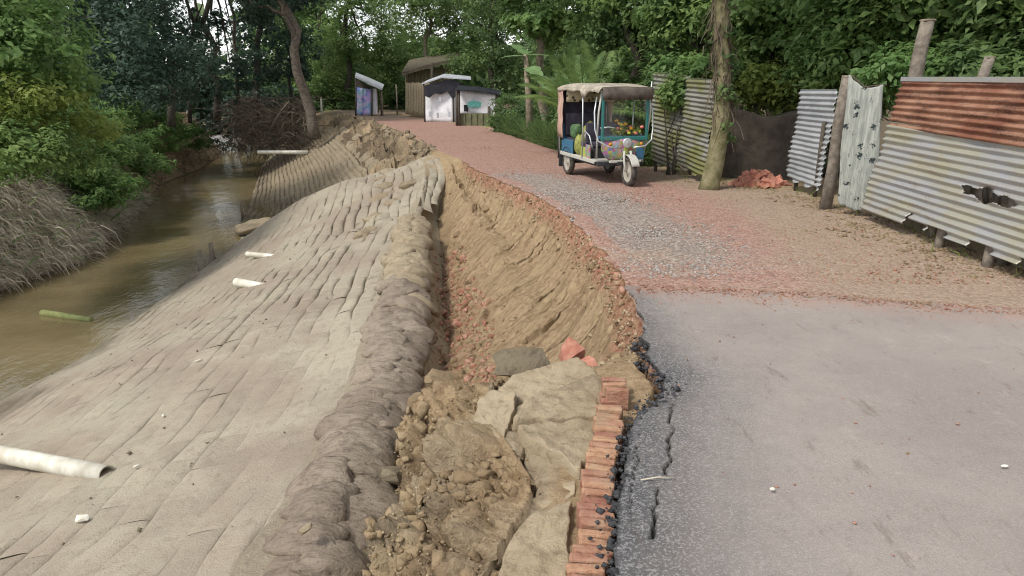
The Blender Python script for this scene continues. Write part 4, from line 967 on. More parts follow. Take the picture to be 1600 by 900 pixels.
T('round_tree', 'bushy mid green tree with rounded crown left of the blue kiosk', 540, 46, (545, -20), .2, [(560, 60, 0, (3.6, 2.5, 1.7)), (510, 90, 0, (2.0, 2, 1.3)), (610, 70, 0, (2.2, 2, 1.7)), (560, 0, 0, (3, 2.2, 1.5)), (520, 140, 1, (2.6, 2, 1.1)), (600, 130, 1, (2.4, 2, 1.2))], 30628, 0.166, 'mid', 'bark_dark', 215, clump=.6)
T('tall_tree', 'dark tall tree above the round crown at the top of the picture', 505, 52, (500, -150), .25, [(500, -20, 0, (4, 3, 1.6)), (440, 20, 0, (2.6, 3, 1.8)), (600, -30, 0, (4, 3, 1.5)), (470, 120, 0, (3, 2, 1.5))], 16492, 0.215, 'dark', 'bark_dark', 216)
T('roadside_tree', 'light green tree rising behind the bamboo hut', 672, 40, (670, -80), .14, [(690, 30, 0, (3.0, 2, 1.6)), (650, -10, 0, (2.4, 2, 1.3)), (730, 70, 0, (2.0, 1.6, 1.0)), (760, 10, 0, (2.2, 2, 1.5))], 23560, 0.158, 'mid', 'bark', 217, clump=.55)
T('roadside_tree', 'dark green tree above the white stalls', 770, 35, (775, -80), .18, [(770, 60, 0, (1.8, 1.6, 1.4)), (800, 0, 0, (2.6, 2, 1.4)), (740, 100, 1, (1.2, 1.2, .8)), (800, 120, 0, (1.4, 1.2, .9)), (720, -20, 2, (2.4, 2, 1.2))], 21204, 0.141, 'dark', 'bark_dark', 218)
T('broadleaf_tree', 'bright broad-leaved tree above the road left of the rickshaw', 850, 24, (850, -80), .15, [(850, 20, 0, (1.3, 1.4, .9)), (910, 10, 0, (1.3, 1.3, .9)), (880, 60, 1, (1.0, 1.0, .5)), (830, -50, 0, (2, 2, 1))], 12958, 0.199, 'vivid', 'bark', 219, clump=.4, wid=.6)
T('broadleaf_tree', 'dark broad-leaved tree rising behind the rickshaw roof', 985, 20, (990, -100), .16, [(960, 70, 1, (1.3, 1.2, .9)), (1010, 30, 1, (1.4, 1.4, 1.0)), (1050, 70, 0, (.8, 1.0, .6)), (960, -30, 1, (2, 1.8, 1.1)), (930, 110, 2, (1.2, 1.0, .7))], 18848, 0.141, 'dark', 'bark_dark', 220)
T('broadleaf_tree', 'leafy green tree above the mossy tin sheets', 1090, 18.5, (1080, -100), .16, [(1080, 30, 0, (1.3, 1.4, .8)), (1030, 0, 1, (1.6, 1.6, 1.0)), (1150, 40, 0, (1.1, 1.3, .8)), (1120, -40, 0, (1.6, 1.6, 1.0))], 16492, 0.141, 'mid', 'bark_dark', 221)
T('orchard_tree', 'dark leafed tree over the mud wall and brick rubble', 1225, 17, (1225, -100), .17, [(1210, 60, 0, (1.3, 1.3, .7)), (1270, 30, 0, (1.2, 1.3, .8)), (1180, 0, 0, (1.4, 1.4, .9)), (1290, 110, 0, (1.0, 1.0, .5)), (1240, -40, 0, (1.8, 1.6, .9))], 17670, 0.158, 'mid', 'bark_dark', 222, wid=.55)
T('orchard_tree', 'bright leafy tree behind the printed cloth', 1365, 14.5, (1365, -100), .17, [(1340, 60, 0, (1.0, 1.1, .7)), (1400, 40, 0, (1.0, 1.1, .7)), (1350, -10, 0, (1.5, 1.4, .7)), (1380, 100, .6, (.9, 1.0, .5))], 15314, 0.158, 'vivid', 'bark_dark', 223, wid=.55)
T('orchard_tree', 'glossy green tree behind the tall bare fence post', 1500, 13, (1500, -120), .17, [(1490, 60, 0, (1.0, 1.0, .6)), (1550, 20, 0, (1.1, 1.0, .7)), (1470, -10, 0, (1.2, 1.2, .6)), (1600, 70, 0, (1.0, 1.0, .7))], 15314, 0.158, 'mid', 'bark_dark', 224, wid=.55)
T('orchard_tree', 'dark tree at the upper right corner behind the rusty fence', 1640, 11.5, (1640, -120), .17, [(1610, 40, 0, (.9, 1.0, .8)), (1680, 60, 0, (1.1, 1.1, .9)), (1580, 100, 1.5, (1.0, 1.0, .4)), (1600, -30, 0, (1.2, 1.1, .6))], 12958, 0.158, 'dark', 'bark_dark', 225, wid=.55)
# shade bushes under them
for k, (px, py, y, rad, n, lf, lab) in enumerate([
    (1190, 130, 15.6, (1.3, .5, .35), 7000, 'yellow', 'yellow-green creeper spread along the top of the mud wall'),
    (1310, 120, 14.6, (1.0, .8, .5), 6000, 'mid', 'green bush behind the leaning tin sheet'),
    (1450, 108, 12.0, (1.2, .6, .4), 6000, 'vivid', 'bright bush showing over the rusty fence by the tall post'),
    (1580, 105, 11, (1.2, .7, .4), 6000, 'dark', 'dark bush over the rusty fence at the picture edge'),
    (845, 195, 25.5, (1.1, .9, 1.0), 9000, 'dark', 'dark hedge bush on the roadside behind the rickshaw'),
    (800, 190, 27.5, (1.0, .9, 1.0), 8000, 'dark', 'dark bush at the roadside beside the banana plant'),
    (905, 190, 21.5, (1.0, .9, 1.0), 7000, 'dark', 'dark bush directly behind the rickshaw curtain'),
    (985, 150, 18.5, (1.2, .9, 1.2), 7000, 'dark', 'dark bush between the rickshaw and the mossy sheets'),
    (1085, 105, 15.6, (.8, .35, .2), 4200, 'vivid', 'green creeper hanging over the mossy tin sheets'),
    (1058, 142, 15.0, (.28, .15, .22), 1300, 'mid', 'dark green creeper tongue over the left mossy sheet'),
    (640, 140, 47, (2.4, 1.5, 2.0), 9000, 'dark', 'dark thicket behind the bamboo hut at the road bend'),
    (520, 165, 46, (2.6, 1.5, 1.4), 9000, 'dark', 'dark thicket left of the blue kiosk'),
    (430, 170, 46, (3.0, 1.5, 1.5), 9000, 'blue', 'dark thicket above the brushwood at the stream bend'),
    (345, 175, 47, (3.0, 1.5, 1.5), 9000, 'blue', 'dark thicket at the end of the stream'),
    (1240, 190, 16.5, (1.2, .8, .9), 5000, 'dark', 'dark bush in the gap by the leaning tin sheet')]):
    c = Q(px, py, y); bush('roadside_bush' if py > 120 else 'fence_bush', lab, (c[0], y, 0), [(c, rad), ((c[0] + .3 * rad[0], y, c[2] - .5 * rad[2]), (rad[0], rad[1], rad[2]))], int(n * 1.1), .13 if y < 30 else .21, lf, 240 + k, clump=.28 if y < 30 else .5, wid=.5)
# far wood closing the view
rr = np.random.default_rng(99); n = 46000
a = rr.uniform(-1.05, 1.05, n); dist = rr.uniform(56, 72, n); xx = np.sin(a) * dist; yy = np.cos(a) * dist
hmax = 7.0 + 5 * fbm(a * 6, a * 0, o=3, seed=5); zz = rr.random(n) ** 1.2 * np.maximum(hmax, 2)
gapm = np.exp(-((np.tan(a) + .395) / .095) ** 4); keep = rr.random(n) > gapm * sst(1.2, 2.2, zz) * .99
pos = np.stack([xx, yy, zz], 1)[keep] ; cl = rr.normal(0, .6, pos.shape)
V, F = leaf_quads(pos + cl, rr.normal(size=pos.shape) + np.array([0, -.8, .5]), np.full(len(pos), 1.0), rr, .6)
tag(obj_np('far_woods', V, F, LEAF['dark']), 'dark wood closing the view beyond the road bend', 'trees', kind='stuff')

# ------------------------------------------------------------------ the big leaning trunk with climbing vine
def fence_tree():
    b = np.array(P(1108, 296, 0)); root = empty('vine_tree', tuple(b))
    mb = MB(); pts = []; rad = []
    for px, py, r in ((1106, 300, .19), (1110, 285, .17), (1118, 250, .16), (1126, 200, .15), (1130, 150, .14), (1130, 100, .135), (1127, 50, .13), (1128, 0, .125), (1132, -80, .12), (1140, -200, .10)):
        q = np.array(Q(px, py, b[1])); pts.append(tuple(q - b)); rad.append(r)
    mb.tube(pts, rad, 12); rr = np.random.default_rng(5)
    tp = np.array(pts[-1])
    crown, cc = leaves_mesh('crown', [(tp + np.array([0, 0, 1.0]), (2.0, 1.8, 1.0))], 7000, .2, LEAF['mid'], root, 301)
    for k in range(6): limb(mb, pts[-2], cc[k], .06, .01, rr, .4, 5, 5)
    mb.build('trunk', MAT['bark_moss'], root, smooth=True)
    st, en = [], []
    for k in range(420):
        i = rr.uniform(3.2, 8.4); j = int(i); t = i - j; p = np.array(pts[j]) * (1 - t) + np.array(pts[j + 1]) * t; a = rr.uniform(0, 2 * PI)
        p = p + .15 * np.array([math.cos(a), math.sin(a), 0]); st.append(p); en.append(p + rr.normal(0, .10, 3) + np.array([0.03, 0, -rr.uniform(.15, .6)]))
    tag(ribbons('vine_stems', st, en, 0.0, .010, MAT['dry_dark'], 302, None, None, parent=root), kind='stuff')
    bl = [(np.array(p) + np.array([.06, -.05, 0]), (.20, .18, .28)) for p in pts[3:8]]
    leaves_mesh('vine_leaves', bl, 900, .09, LEAF['dark'], root, 303, clump=.15, per=20)
    tag(root, 'mossy leaning tree trunk wrapped in vine beside the tin sheets', 'tree')
fence_tree()

# ------------------------------------------------------------------ banana plant, palm
def big_leaf(mb, base, direction, length, width, droop, twist=0.0, n=12):
    d = Vector(direction).normalized(); side = d.cross(Vector((0, 0, 1))).normalized(); G = []
    p = Vector(base)
    for i in range(n + 1):
        t = i / n; q = Vector(base) + d * length * t - Vector((0, 0, droop * length * t * t))
        wd = width * math.sin(PI * min(1, .06 + .94 * t) ** .75) * (1 if i % 3 else .82)
        up = Vector((0, 0, 1)); sv_ = (side * math.cos(twist) + up * math.sin(twist))
        G.append([tuple(q - sv_ * wd + up * .12 * wd), tuple(q), tuple(q + sv_ * wd + up * .12 * wd)])
    mb.grid(G)
def banana():
    b = P(829, 221, 0); y = b[1]; root = empty('banana_plant', b)
    top = Vector(Q(821, 85, y)) - Vector(b); mb = MB(); mb.tube([(0, 0, -.1), top * .5 + Vector((.02, 0, 0)), top], [.13, .10, .07], 10); mb.build('trunk', MAT['bark'], root, smooth=True)
    for d, L, wd, dr, tw, at in (((1, -.5, .05), 1.3, .30, .45, .2, .75), ((-1, -.3, .05), .8, .16, .12, .1, .98), ((1, -.2, .05), .8, .16, .08, .1, .99), ((.6, -1, .1), 1.0, .26, .7, -.2, .85), ((.3, .8, .3), 1.1, .22, .3, .1, 1), ((-.5, .7, .6), 1.1, .22, .3, .1, 1)):
        mb = MB(); big_leaf(mb, top * at, d, L, wd, dr, tw); mb.build('leaf', LEAF['pale'], root, smooth=True)
    tag(root, 'pale banana plant with broad torn leaves at the roadside', 'plant')
banana()
def broad_plant():
    b = Q(885, 215, 19.5); root = empty('broad_leaf_plant', (b[0], 19.5, 0))
    mb = MB(); mb.tube([(0, 0, -.1), (.03, 0, .7), (0, 0, 1.4)], [.11, .09, .06], 9); mb.build('trunk', MAT['bark'], root, smooth=True)
    rr = np.random.default_rng(12)
    for k in range(8):
        a = k * 2.4; mb = MB(); big_leaf(mb, (0, 0, 1.35), (math.cos(a), math.sin(a), rr.uniform(.5, 1.6)), rr.uniform(1.1, 1.6), rr.uniform(.17, .25), rr.uniform(.2, .5), rr.uniform(-.4, .4)); mb.build('leaf', LEAF['pale'], root, smooth=True)
    tag(root, 'pale broad-leaved plant rising behind the rickshaw curtain', 'plant')
broad_plant()
def palm(name, base, n, L, seed, label):
    root = empty(name, base); rr = np.random.default_rng(seed)
    mb = MB(); mb.tube([(0, 0, -.2), (0.02, 0, .45), (0, 0, .9)], [.16, .14, .08], 9); mb.build('trunk', MAT['bark_dark'], root, smooth=True)
    for k in range(n):
        az = 2 * PI * k / n + rr.normal(0, .2); el = rr.uniform(.55, 1.25); pts = []
        for i in range(9):
            t = i / 8; pts.append(np.array([math.cos(az) * math.cos(el) * L * t, math.sin(az) * math.cos(el) * L * t, .8 + math.sin(el) * L * t - .55 * L * t * t * math.cos(el)]))
        mb = MB(); mb.tube([tuple(p) for p in pts], [.022 - .018 * i / 8 for i in range(9)], 5)
        sd_ = np.array([-math.sin(az), math.cos(az), 0])
        for i in range(46):
            t = .15 + .85 * i / 45; j = min(7, int(t * 8)); f_ = t * 8 - j; p = pts[j] * (1 - f_) + pts[j + 1] * f_; d = pts[j + 1] - pts[j]; d /= np.linalg.norm(d)
            for s in (-1, 1):
                l = .42 * L * (.35 + .65 * math.sin(PI * (.15 + .8 * t))) * .55; e = p + (sd_ * s * .8 + d * .6 + np.array([0, 0, -.28])) * l
                m_ = (p + e) / 2 + np.array([0, 0, .05 * l]); wv = d * .018
                mb.add([p, m_ - wv, e, m_ + wv], [(0, 1, 2, 3)])
        mb.build('frond', LEAF['mid'], root)
    tag(root, label, 'palm')
c = Q(915, 215, 18.5); palm('young_palm', (c[0], 18.5, 0), 12, 2.4, 7, 'young palm with arching fronds behind the rickshaw roof')
c = Q(1172, 60, 17); palm('young_palm', (c[0], 17.5, .9), 9, 1.7, 9, 'small palm behind the vine-wrapped trunk')

# ------------------------------------------------------------------ tin fence on the right
def sheet(mb, p00, p10, p01, p11, pitch, depth, nx=26, edge=None, warp=.02, seed=0, hole=None):
    """corrugated sheet: p00/p10 bottom corners, p01/p11 top corners; ridges run along"""
    p00, p10, p01, p11 = [np.array(p, float) for p in (p00, p10, p01, p11)]
    h = (np.linalg.norm(p01 - p00) + np.linalg.norm(p11 - p10)) / 2; nw = max(2, round(h / pitch)); nz = nw * 8
    u = np.linspace(0, 1, nx)[None, :, None]; v = np.linspace(0, 1, nz + 1)[:, None, None]
    G = (p00 * (1 - u) + p10 * u) * (1 - v) + (p01 * (1 - u) + p11 * u) * v
    nrm = np.cross(p10 - p00, p01 - p00); nrm /= np.linalg.norm(nrm)
    U = np.broadcast_to(u[..., 0], G.shape[:2]); Vv = np.broadcast_to(v[..., 0], G.shape[:2])
    G = G + nrm * (depth * np.sin(2 * PI * nw * Vv) + warp * fbm(U * 2.5, Vv * 3, o=3, seed=seed))[..., None]
    keep = np.ones((nz, nx - 1), bool)
    um = (U[:-1, :-1] + U[1:, 1:]) / 2; vm = (Vv[:-1, :-1] + Vv[1:, 1:]) / 2
    if edge is not None: keep &= edge(um, vm)
    if hole is not None: keep &= ~hole(um, vm)
    F = grid_faces(nz + 1, nx)[keep.ravel()]
    used = np.unique(F); remap = np.full((nz + 1) * nx, -1); remap[used] = np.arange(len(used))
    mb.add(G.reshape(-1, 3)[used], [tuple(f) for f in remap[F]])
MAT['tin_rust'] = sheet_material('rusty_tin', (0.20, 0.075, 0.042), (0.36, 0.20, 0.13), (0.085, 0.036, 0.024), .44, .66, metal=.1, rough=.75)
MAT['tin_silver'] = sheet_material('old_galvanised_tin', (0.37, 0.375, 0.385), (0.38, 0.36, 0.27), (0.20, 0.135, 0.075), .50, .72, metal=.35, rough=.5)
MAT['tin_grey'] = sheet_material('grey_tin', (0.26, 0.275, 0.285), (0.37, 0.38, 0.385), (0.20, 0.145, 0.10), .58, .82, metal=.3, rough=.55)
MAT['tin_moss'] = sheet_material('mossy_tin', (0.18, 0.175, 0.14), (0.25, 0.25, 0.22), (0.085, 0.078, 0.048), .52, .75, moss=(0.15, 0.155, 0.055), metal=.12, rough=.75)
fx = 5.02
yn, yf = 6.4, 10.05
fp = empty('tin_fence', (5.1, 8.3, 0))
def loc(p): return tuple(np.array(p, float) - np.array([5.1, 8.3, 0]))
mb = MB()   # lower silver sheet: leans, foot kicked out to the road
sheet(mb, loc((4.80, yf + .03, .16)), loc((4.86, yn, .14)), loc((5.00, yf - .02, 1.33)), loc((5.03, yn, 1.30)), .085, .019, 90, seed=3, warp=.05,
      edge=lambda u, v: v > .0 + .16 * sst(.52, .53, u) * (1 - sst(.70, .71, u)) * 0 + (.05 + .03 * np.sign(np.sin(u * 29))) * (u > .3) + .05 * (np.abs(u - .37) < .06),
      hole=lambda u, v: ((u - .66) / .125) ** 2 + ((v - .485 + .12 * (u - .66)) / (.055 + .02 * np.sin(u * 60))) ** 2 < 1)
mb.build('silver_sheet', MAT['tin_silver'], fp, smooth=True, solid=.003)
mb = MB(); sheet(mb, loc((4.985, yf - .05, 1.27)), loc((5.005, yn, 1.22)), loc((5.06, yf - .12, 1.88)), loc((5.07, yn, 1.88)), .085, .019, 60, seed=5, warp=.03)
mb.build('rusty_sheet', MAT['tin_rust'], fp, smooth=True, solid=.003)
mb = MB(); G = [[loc((5.035, y_, z_)) for y_ in np.linspace(yf - .1, yn, 14)] for z_ in (1.845, 1.875, 1.90)]; mb.grid(G); mb.build('top_flashing', MAT['tin_silver'], fp, solid=.004)
for y_ in (10.0, 8.9, 7.55, 6.6):
    mb = MB(); mb.tube([loc((5.16, y_, -.2)), loc((5.15, y_, .9)), loc((5.14, y_, 1.8))], [.05, .047, .042], 8); mb.build('post', MAT['wood'], fp, smooth=True)
for z_ in (.55, 1.25, 1.75):
    mb = MB(); mb.tube([loc((5.10, 10.0, z_)), loc((5.10, 6.4, z_))], .022, 6); mb.build('rail', MAT['wood_dark'], fp, smooth=True)
for px, py in ((1560, 405), (1462, 375)):
    b = P(px, py + 12, 0); mb = MB(); mb.tube([loc((4.93, b[1], -.1)), loc((4.95, b[1], .32))], .055, 8); mb.build('foot_post', MAT['wood'], fp, smooth=True)
mb = MB(); mb.box(loc((5.28, 8.2, .1)), (.14, 4.2, .40), jit=.015); mb.build('mud_plinth', MAT['clod_grey'], fp, bevel=.03)
tag(fp, 'corrugated tin fence, rust red above and pale silver below with a torn hole', 'fence')
# tall bare posts behind the fence
def bare_post(pts, y, r, label):
    P3 = [Vector(Q(px, py, y)) for px, py in pts]; b = Vector((P3[0].x, y, 0)); root = empty('wooden_post', b)
    mb = MB(); n = len(P3); pp = [Vector((0, 0, -.2))] + [p - b for p in P3[1:]]
    mb.tube([tuple(p) for p in pp], [r * (1.06 - .12 * i / n) for i in range(len(pp))], 12); mb.build('shaft', MAT['wood'], root, smooth=True)
    mb = MB(); t_ = pp[-1]; V, F = blob(r * .98, r * .98, r * .22, 12, 7, .2, 2, int(y * 10), 4); mb.add(V + np.array(t_), F); mb.build('cut_top', MAT['bark'], root, smooth=True)
    tag(root, label, 'post')
bare_post([(1425, 330), (1430, 120), (1440, 70), (1450, 32)], 10.0, .085, 'tall bare wooden post rising above the rusty fence')
bare_post([(1525, 380), (1533, 125), (1547, 90)], 8.6, .055, 'short broken post stub above the rusty fence')
# the leaning grey post and printed cloth
b0 = P(1290, 327, 0); t0 = Q(1324, 118, b0[1] - .1)
root = empty('leaning_post', b0); mb = MB(); tv = Vector(t0) - Vector(b0)
mb.tube([(-.02, 0, -.15), tuple(tv * .33 + Vector((.01, 0, 0))), tuple(tv * .66 - Vector((.015, 0, 0))), tuple(tv)], [.092, .085, .078, .07], 12); mb.build('shaft', MAT['wood'], root, smooth=True)
mb = MB(); mb.lathe([(.001, .0), (.06, .0), (.074, -.02)], c=tuple(tv + Vector((0, 0, .003))), n=12); mb.build('cut_top', MAT['bark'], root)
tag(root, 'grey wooden post leaning beside the printed cloth', 'post')
def cloth():
    t = NT('printed_cloth'); vec = t.pos((1, 1, 1))
    d = t.voro(6.2, vec); big = t.noise(30, 4, .75, vec)
    flower = t.ramp(t.math('ADD', d, t.math('MULTIPLY', t.math('SUBTRACT', big, .5), 1.25)), .19, .25, 1, 0)
    st = t.noise(30, 3, .6, t.pos((1, 1, .12)))
    base = t.mix(t.ramp(st, .35, .65), (0.25, 0.265, 0.24), (0.38, 0.39, 0.35))
    spots = t.ramp(t.noise(42, 3, .6, t.pos((1, 1, .5))), .60, .68)
    base = t.mix(t.math('MULTIPLY', spots, .85), base, (0.22, 0.24, 0.22))
    m = t.fin(t.mix(flower, base, (0.035, 0.045, 0.045)), .9, st, .004, .5, spec=.1)
    bl = np.array(P(1307, 318, .16)); tl = np.array(Q(1326, 116, bl[1] - .05)); tr = np.array(Q(1380, 132, 10.25)); br = np.array(Q(1366, 334, 10.2)); br[2] = .14
    nu, nv = 40, 60; u = np.linspace(0, 1, nu)[None, :, None]; v = np.linspace(0, 1, nv)[:, None, None]
    G = (bl * (1 - u) + br * u) * (1 - v) + (tl * (1 - u) + tr * u) * v
    U = u[..., 0] + 0 * v[..., 0]; Vv = v[..., 0] + 0 * u[..., 0]
    G[..., 0] += .022 * np.sin(U * 31 + 2 * fbm(U * 2, Vv * 2, o=2, seed=4)) * (.4 + .6 * (1 - Vv)) - .06 * np.sin(PI * U) * np.sin(PI * Vv)
    G[..., 2] -= .10 * np.sin(PI * U) * Vv ** 3 + .05 * np.sin(PI * U) * (1 - Vv) - .04 * fbm(U * 4, U * 0, o=3, seed=6) * (1 - Vv)
    root = empty('printed_cloth', (5.0, 10.7, 0)); mb = MB(); mb.grid(G - np.array([5.0, 10.7, 0])); mb.build('cloth', m, root, smooth=True, solid=.004)
    mb = MB(); q = tr - np.array([5.0, 10.7, 0]); mb.tube([tuple(tl - np.array([5.0, 10.7, -.0]) + np.array([.05, 0, -.02])), tuple((tl + tr) / 2 - np.array([5.0, 10.7, 0.1])), tuple(q + np.array([.05, 0, 0]))], .012, 6); mb.build('hanging_cord', MAT['wood_dark'], root)
    tag(root, 'pale hanging cloth with black flower print beside the leaning post', 'cloth')
cloth()
def sheet_panel(name, corners, mat, label, pitch=.085, seed=0, feet=(), depth=.018, edge=None):
    c = [np.array(p, float) for p in corners]; b = np.array([(c[0][0] + c[1][0]) / 2, (c[0][1] + c[1][1]) / 2, 0.0]); root = empty(name, tuple(b))
    mb = MB(); sheet(mb, c[0] - b, c[1] - b, c[2] - b, c[3] - b, pitch, depth, 30, seed=seed, edge=edge, warp=.05); mb.build('sheet', mat, root, smooth=True, solid=.003)
    for f in feet:
        mb = MB(); f = np.array(f, float); mb.tube([tuple(f - b + np.array([0.06, .06, -.1])), tuple(f - b + np.array([0.09, .08, f[2] + 1.2]))], .035, 7); mb.build('post', MAT['wood_dark'], root, smooth=True)
    tag(root, label, 'tin sheet')
ragL = lambda u, v: (v > .03 + .02 * np.sin(u * 17)) & (u > .03 * np.sign(np.sin(v * 37)) * .6 + .02) & (u < .98 - .025 * np.sign(np.sin(v * 31 + 1)))
sheet_panel('leaning_tin_sheet', [Q(1228, 282, 12.9), Q(1278, 302, 11.95), Q(1248, 140, 12.9), Q(1311, 140, 11.95)], MAT['tin_grey'], 'narrow grey corrugated sheet leaning left of the leaning post', seed=11, feet=[(Q(1240, 290, 12.7)[0], 12.7, 0), (Q(1270, 300, 12.05)[0], 12.05, 0)], edge=ragL)
sheet_panel('mossy_tin_sheet', [Q(1016, 256, 15.5), Q(1062, 275, 14.8), Q(1020, 112, 15.5), Q(1080, 120, 14.8)], MAT['tin_moss'], 'mossy corrugated sheet just right of the rickshaw', seed=12, feet=[(Q(1020, 268, 15.4)[0], 15.4, 0)], edge=ragL)
sheet_panel('mossy_tin_sheet', [Q(1056, 262, 14.6), Q(1102, 284, 13.7), Q(1072, 122, 14.6), Q(1122, 124, 13.7)], MAT['tin_moss'], 'mossy corrugated sheet against the vine-wrapped trunk', seed=13, feet=[(Q(1100, 290, 13.8)[0], 13.8, 0)], edge=ragL)
mb = MB(); nu, nv = 40, 16
A_, B_ = np.array(Q(1125, 285, 14.6)), np.array(Q(1262, 285, 14.1)); G = np.zeros((nv, nu, 3))
for j in range(nv):
    for i in range(nu):
        u, v = i / (nu - 1), j / (nv - 1); p = A_ * (1 - u) + B_ * u; p[2] = -.05 + v * (1.28 + .06 * math.sin(u * 9)); p[1] += .03 * float(fbm([u * 9], [v * 5], o=3, seed=3)[0]) + .06 * v; G[j, i] = p
top = G[-1] + np.array([0, .22, 0]); back = top.copy(); back[:, 2] = -.05
mb.grid(np.concatenate([G, top[None], back[None]])); o = mb.build('mud_wall', MAT['mudwall'], smooth=True)
tag(o, 'low dark mud wall behind the red brick rubble', 'wall')
# the pile of red brick bats
pile_bricks = [brick_mesh('brick_bat', (rnd.uniform(.12, .22), .105, .07), MAT['brick_red'], k) for k in range(6)]
c = Vector(P(1187, 290, 0)); pile = empty('brick_rubble_pile', c); k = 0
for lay, (nn, rx, ry) in enumerate(((34, .50, .34), (24, .36, .24), (14, .24, .15), (6, .12, .08))):
    for i in range(nn):
        a = rnd.uniform(0, 2 * PI); q = math.sqrt(rnd.random())
        o = link(bpy.data.objects.new('brick_bat', pile_bricks[k % 6]), pile); k += 1
        o.location = (rx * q * math.cos(a), ry * q * math.sin(a), .035 + lay * .062); o.rotation_euler = (rnd.uniform(-.7, .7), rnd.uniform(-.7, .7), rnd.uniform(0, 6))
tag(pile, 'small heap of broken red bricks against the dark mud wall', 'brick pile')
# litter and debris along the fence foot
n = 1600; fy = R.uniform(7, 14, n); fxx = LN['R'](fy)[0] - np.abs(R.normal(0.1, .45, n))
scatter_lumps('verge_rubble', np.stack([fxx, fy, np.full(n, .01)], 1), .01, .05, MAT['clod'], 'small stones and litter along the foot of the tin fence', 'rubble', 31)
n = 90; gy = R.uniform(6.5, 15, n); gx = LN['R'](gy)[0] - np.abs(R.normal(-.05, .22, n)); Lg = R.uniform(.05, .18, n)
ribbons('weeds', np.stack([gx, gy, np.zeros(n)], 1), np.stack([gx + R.normal(0, .05, n), gy + R.normal(0, .05, n), Lg], 1), -.01, .006, LEAF['yellow'], 33, 'sparse weeds along the foot of the tin fence', 'weeds')
n = 9000; gy = 16.5 + 11 * R.random(n) ** 1.2; gx = LN['R'](gy)[0] + np.abs(R.normal(.05, .35, n)) - .15; Lg = R.uniform(.15, .7, n)
ribbons('undergrowth', np.stack([gx, gy, np.zeros(n)], 1), np.stack([gx + R.normal(0, .2, n), gy + R.normal(0, .2, n), Lg], 1), -.06, .016, LEAF['dark'], 34, 'dark undergrowth along the shaded right edge of the road', 'undergrowth')

# ------------------------------------------------------------------ huts at the bend
MAT['tarp_white'] = simple('white_tarp', (0.62, 0.63, 0.66), (0.80, 0.80, 0.82), 3, .7, .01)
MAT['tarp_black'] = simple('black_plastic', (0.012, 0.012, 0.018), (0.03, 0.03, 0.038), 5, .45, .02)
MAT['roof_grey'] = simple('grey_roofing', (0.30, 0.32, 0.35), (0.50, 0.52, 0.55), 4, .7, .01)
MAT['thatch'] = simple('thatch', (0.085, 0.072, 0.05), (0.17, 0.145, 0.10), 10, .95, .03)
MAT['green_board'] = simple('mossy_board', (0.10, 0.105, 0.06), (0.18, 0.175, 0.10), 6, .9, .01)
def quad_panel(mb, pts, nx=8, ny=6, amp=.02, seed=0):
    a, b, c_, d = [np.array(p, float) for p in pts]; u = np.linspace(0, 1, nx)[None, :, None]; v = np.linspace(0, 1, ny)[:, None, None]
    G = (a * (1 - u) + b * u) * (1 - v) + (d * (1 - u) + c_ * u) * v
    G[..., 1] += amp * fbm(G[..., 0] * 3, G[..., 2] * 3, o=3, seed=seed); mb.grid(G)
def rel(root): 
    b = np.array(root.location); return lambda px, py, y: np.array(Q(px, py, y)) - b
# white stall
y1 = 33.2; b = Q(690, 190, y1); st = empty('white_stall', (b[0], y1, 0)); q = rel(st)
mb = MB(); quad_panel(mb, [q(665, 190, y1), q(708, 192, y1 - .3), q(708, 136, y1 - .3), q(665, 148, y1)], 12, 10, .05, 1); mb.build('front_tarp', MAT['tarp_white'], st, smooth=True, solid=.02)
mb = MB(); quad_panel(mb, [q(708, 192, y1 - .3), q(722, 186, y1 + 1.4), q(722, 140, y1 + 1.4), q(708, 136, y1 - .3)], 8, 8, .04, 2); mb.build('side_tarp', MAT['tarp_white'], st, smooth=True, solid=.02)
mb = MB(); G = [[q(659, 131, y1 - .4), q(690, 121, y1 - .5), q(736, 124, y1 - .5)], [q(668, 126, y1 + 1.6), q(695, 116, y1 + 1.6), q(735, 120, y1 + 1.6)]]; mb.grid(np.array(G)); mb.build('roof', MAT['roof_grey'], st, solid=.05)
mb = MB(); G = np.array([[q(px, pt, y1 - .37) for px, pt in ((663, 134), (672, 131), (682, 129), (693, 126), (703, 124), (712, 126), (720, 128))], [q(px, pb, y1 - .37) for px, pb in ((664, 150), (671, 153), (679, 146), (690, 147), (699, 143), (708, 156), (718, 142))]]); mb.grid(G); mb.build('plastic_flap', MAT['tarp_black'], st, solid=.02)
for px in (664, 709, 722):
    mb = MB(); p = q(px, 192, y1 - (.32 if px < 720 else -1.4)); mb.tube([tuple(p), tuple(p + np.array([0, 0, 1.75]))], .04, 7); mb.build('post', MAT['wood_dark'], st, smooth=True)
for px, py in ((672, 178), (684, 180), (702, 178), (688, 156)):
    mb = MB(); p = q(px, py, y1 - .42 - .3 * (px - 665) / 43 * .6); mb.box(tuple(p), (.10, .02, .22)); mb.build('dark_patch', MAT['roof_grey'], st, bevel=.02)
mb = MB(); mb.box(tuple(q(690, 193, y1 + .4)), (1.5, 1.6, .12)); mb.build('floor', MAT['wood_dark'], st)
tag(st, 'white tarpaulin stall with black plastic flap at the road bend', 'stall')
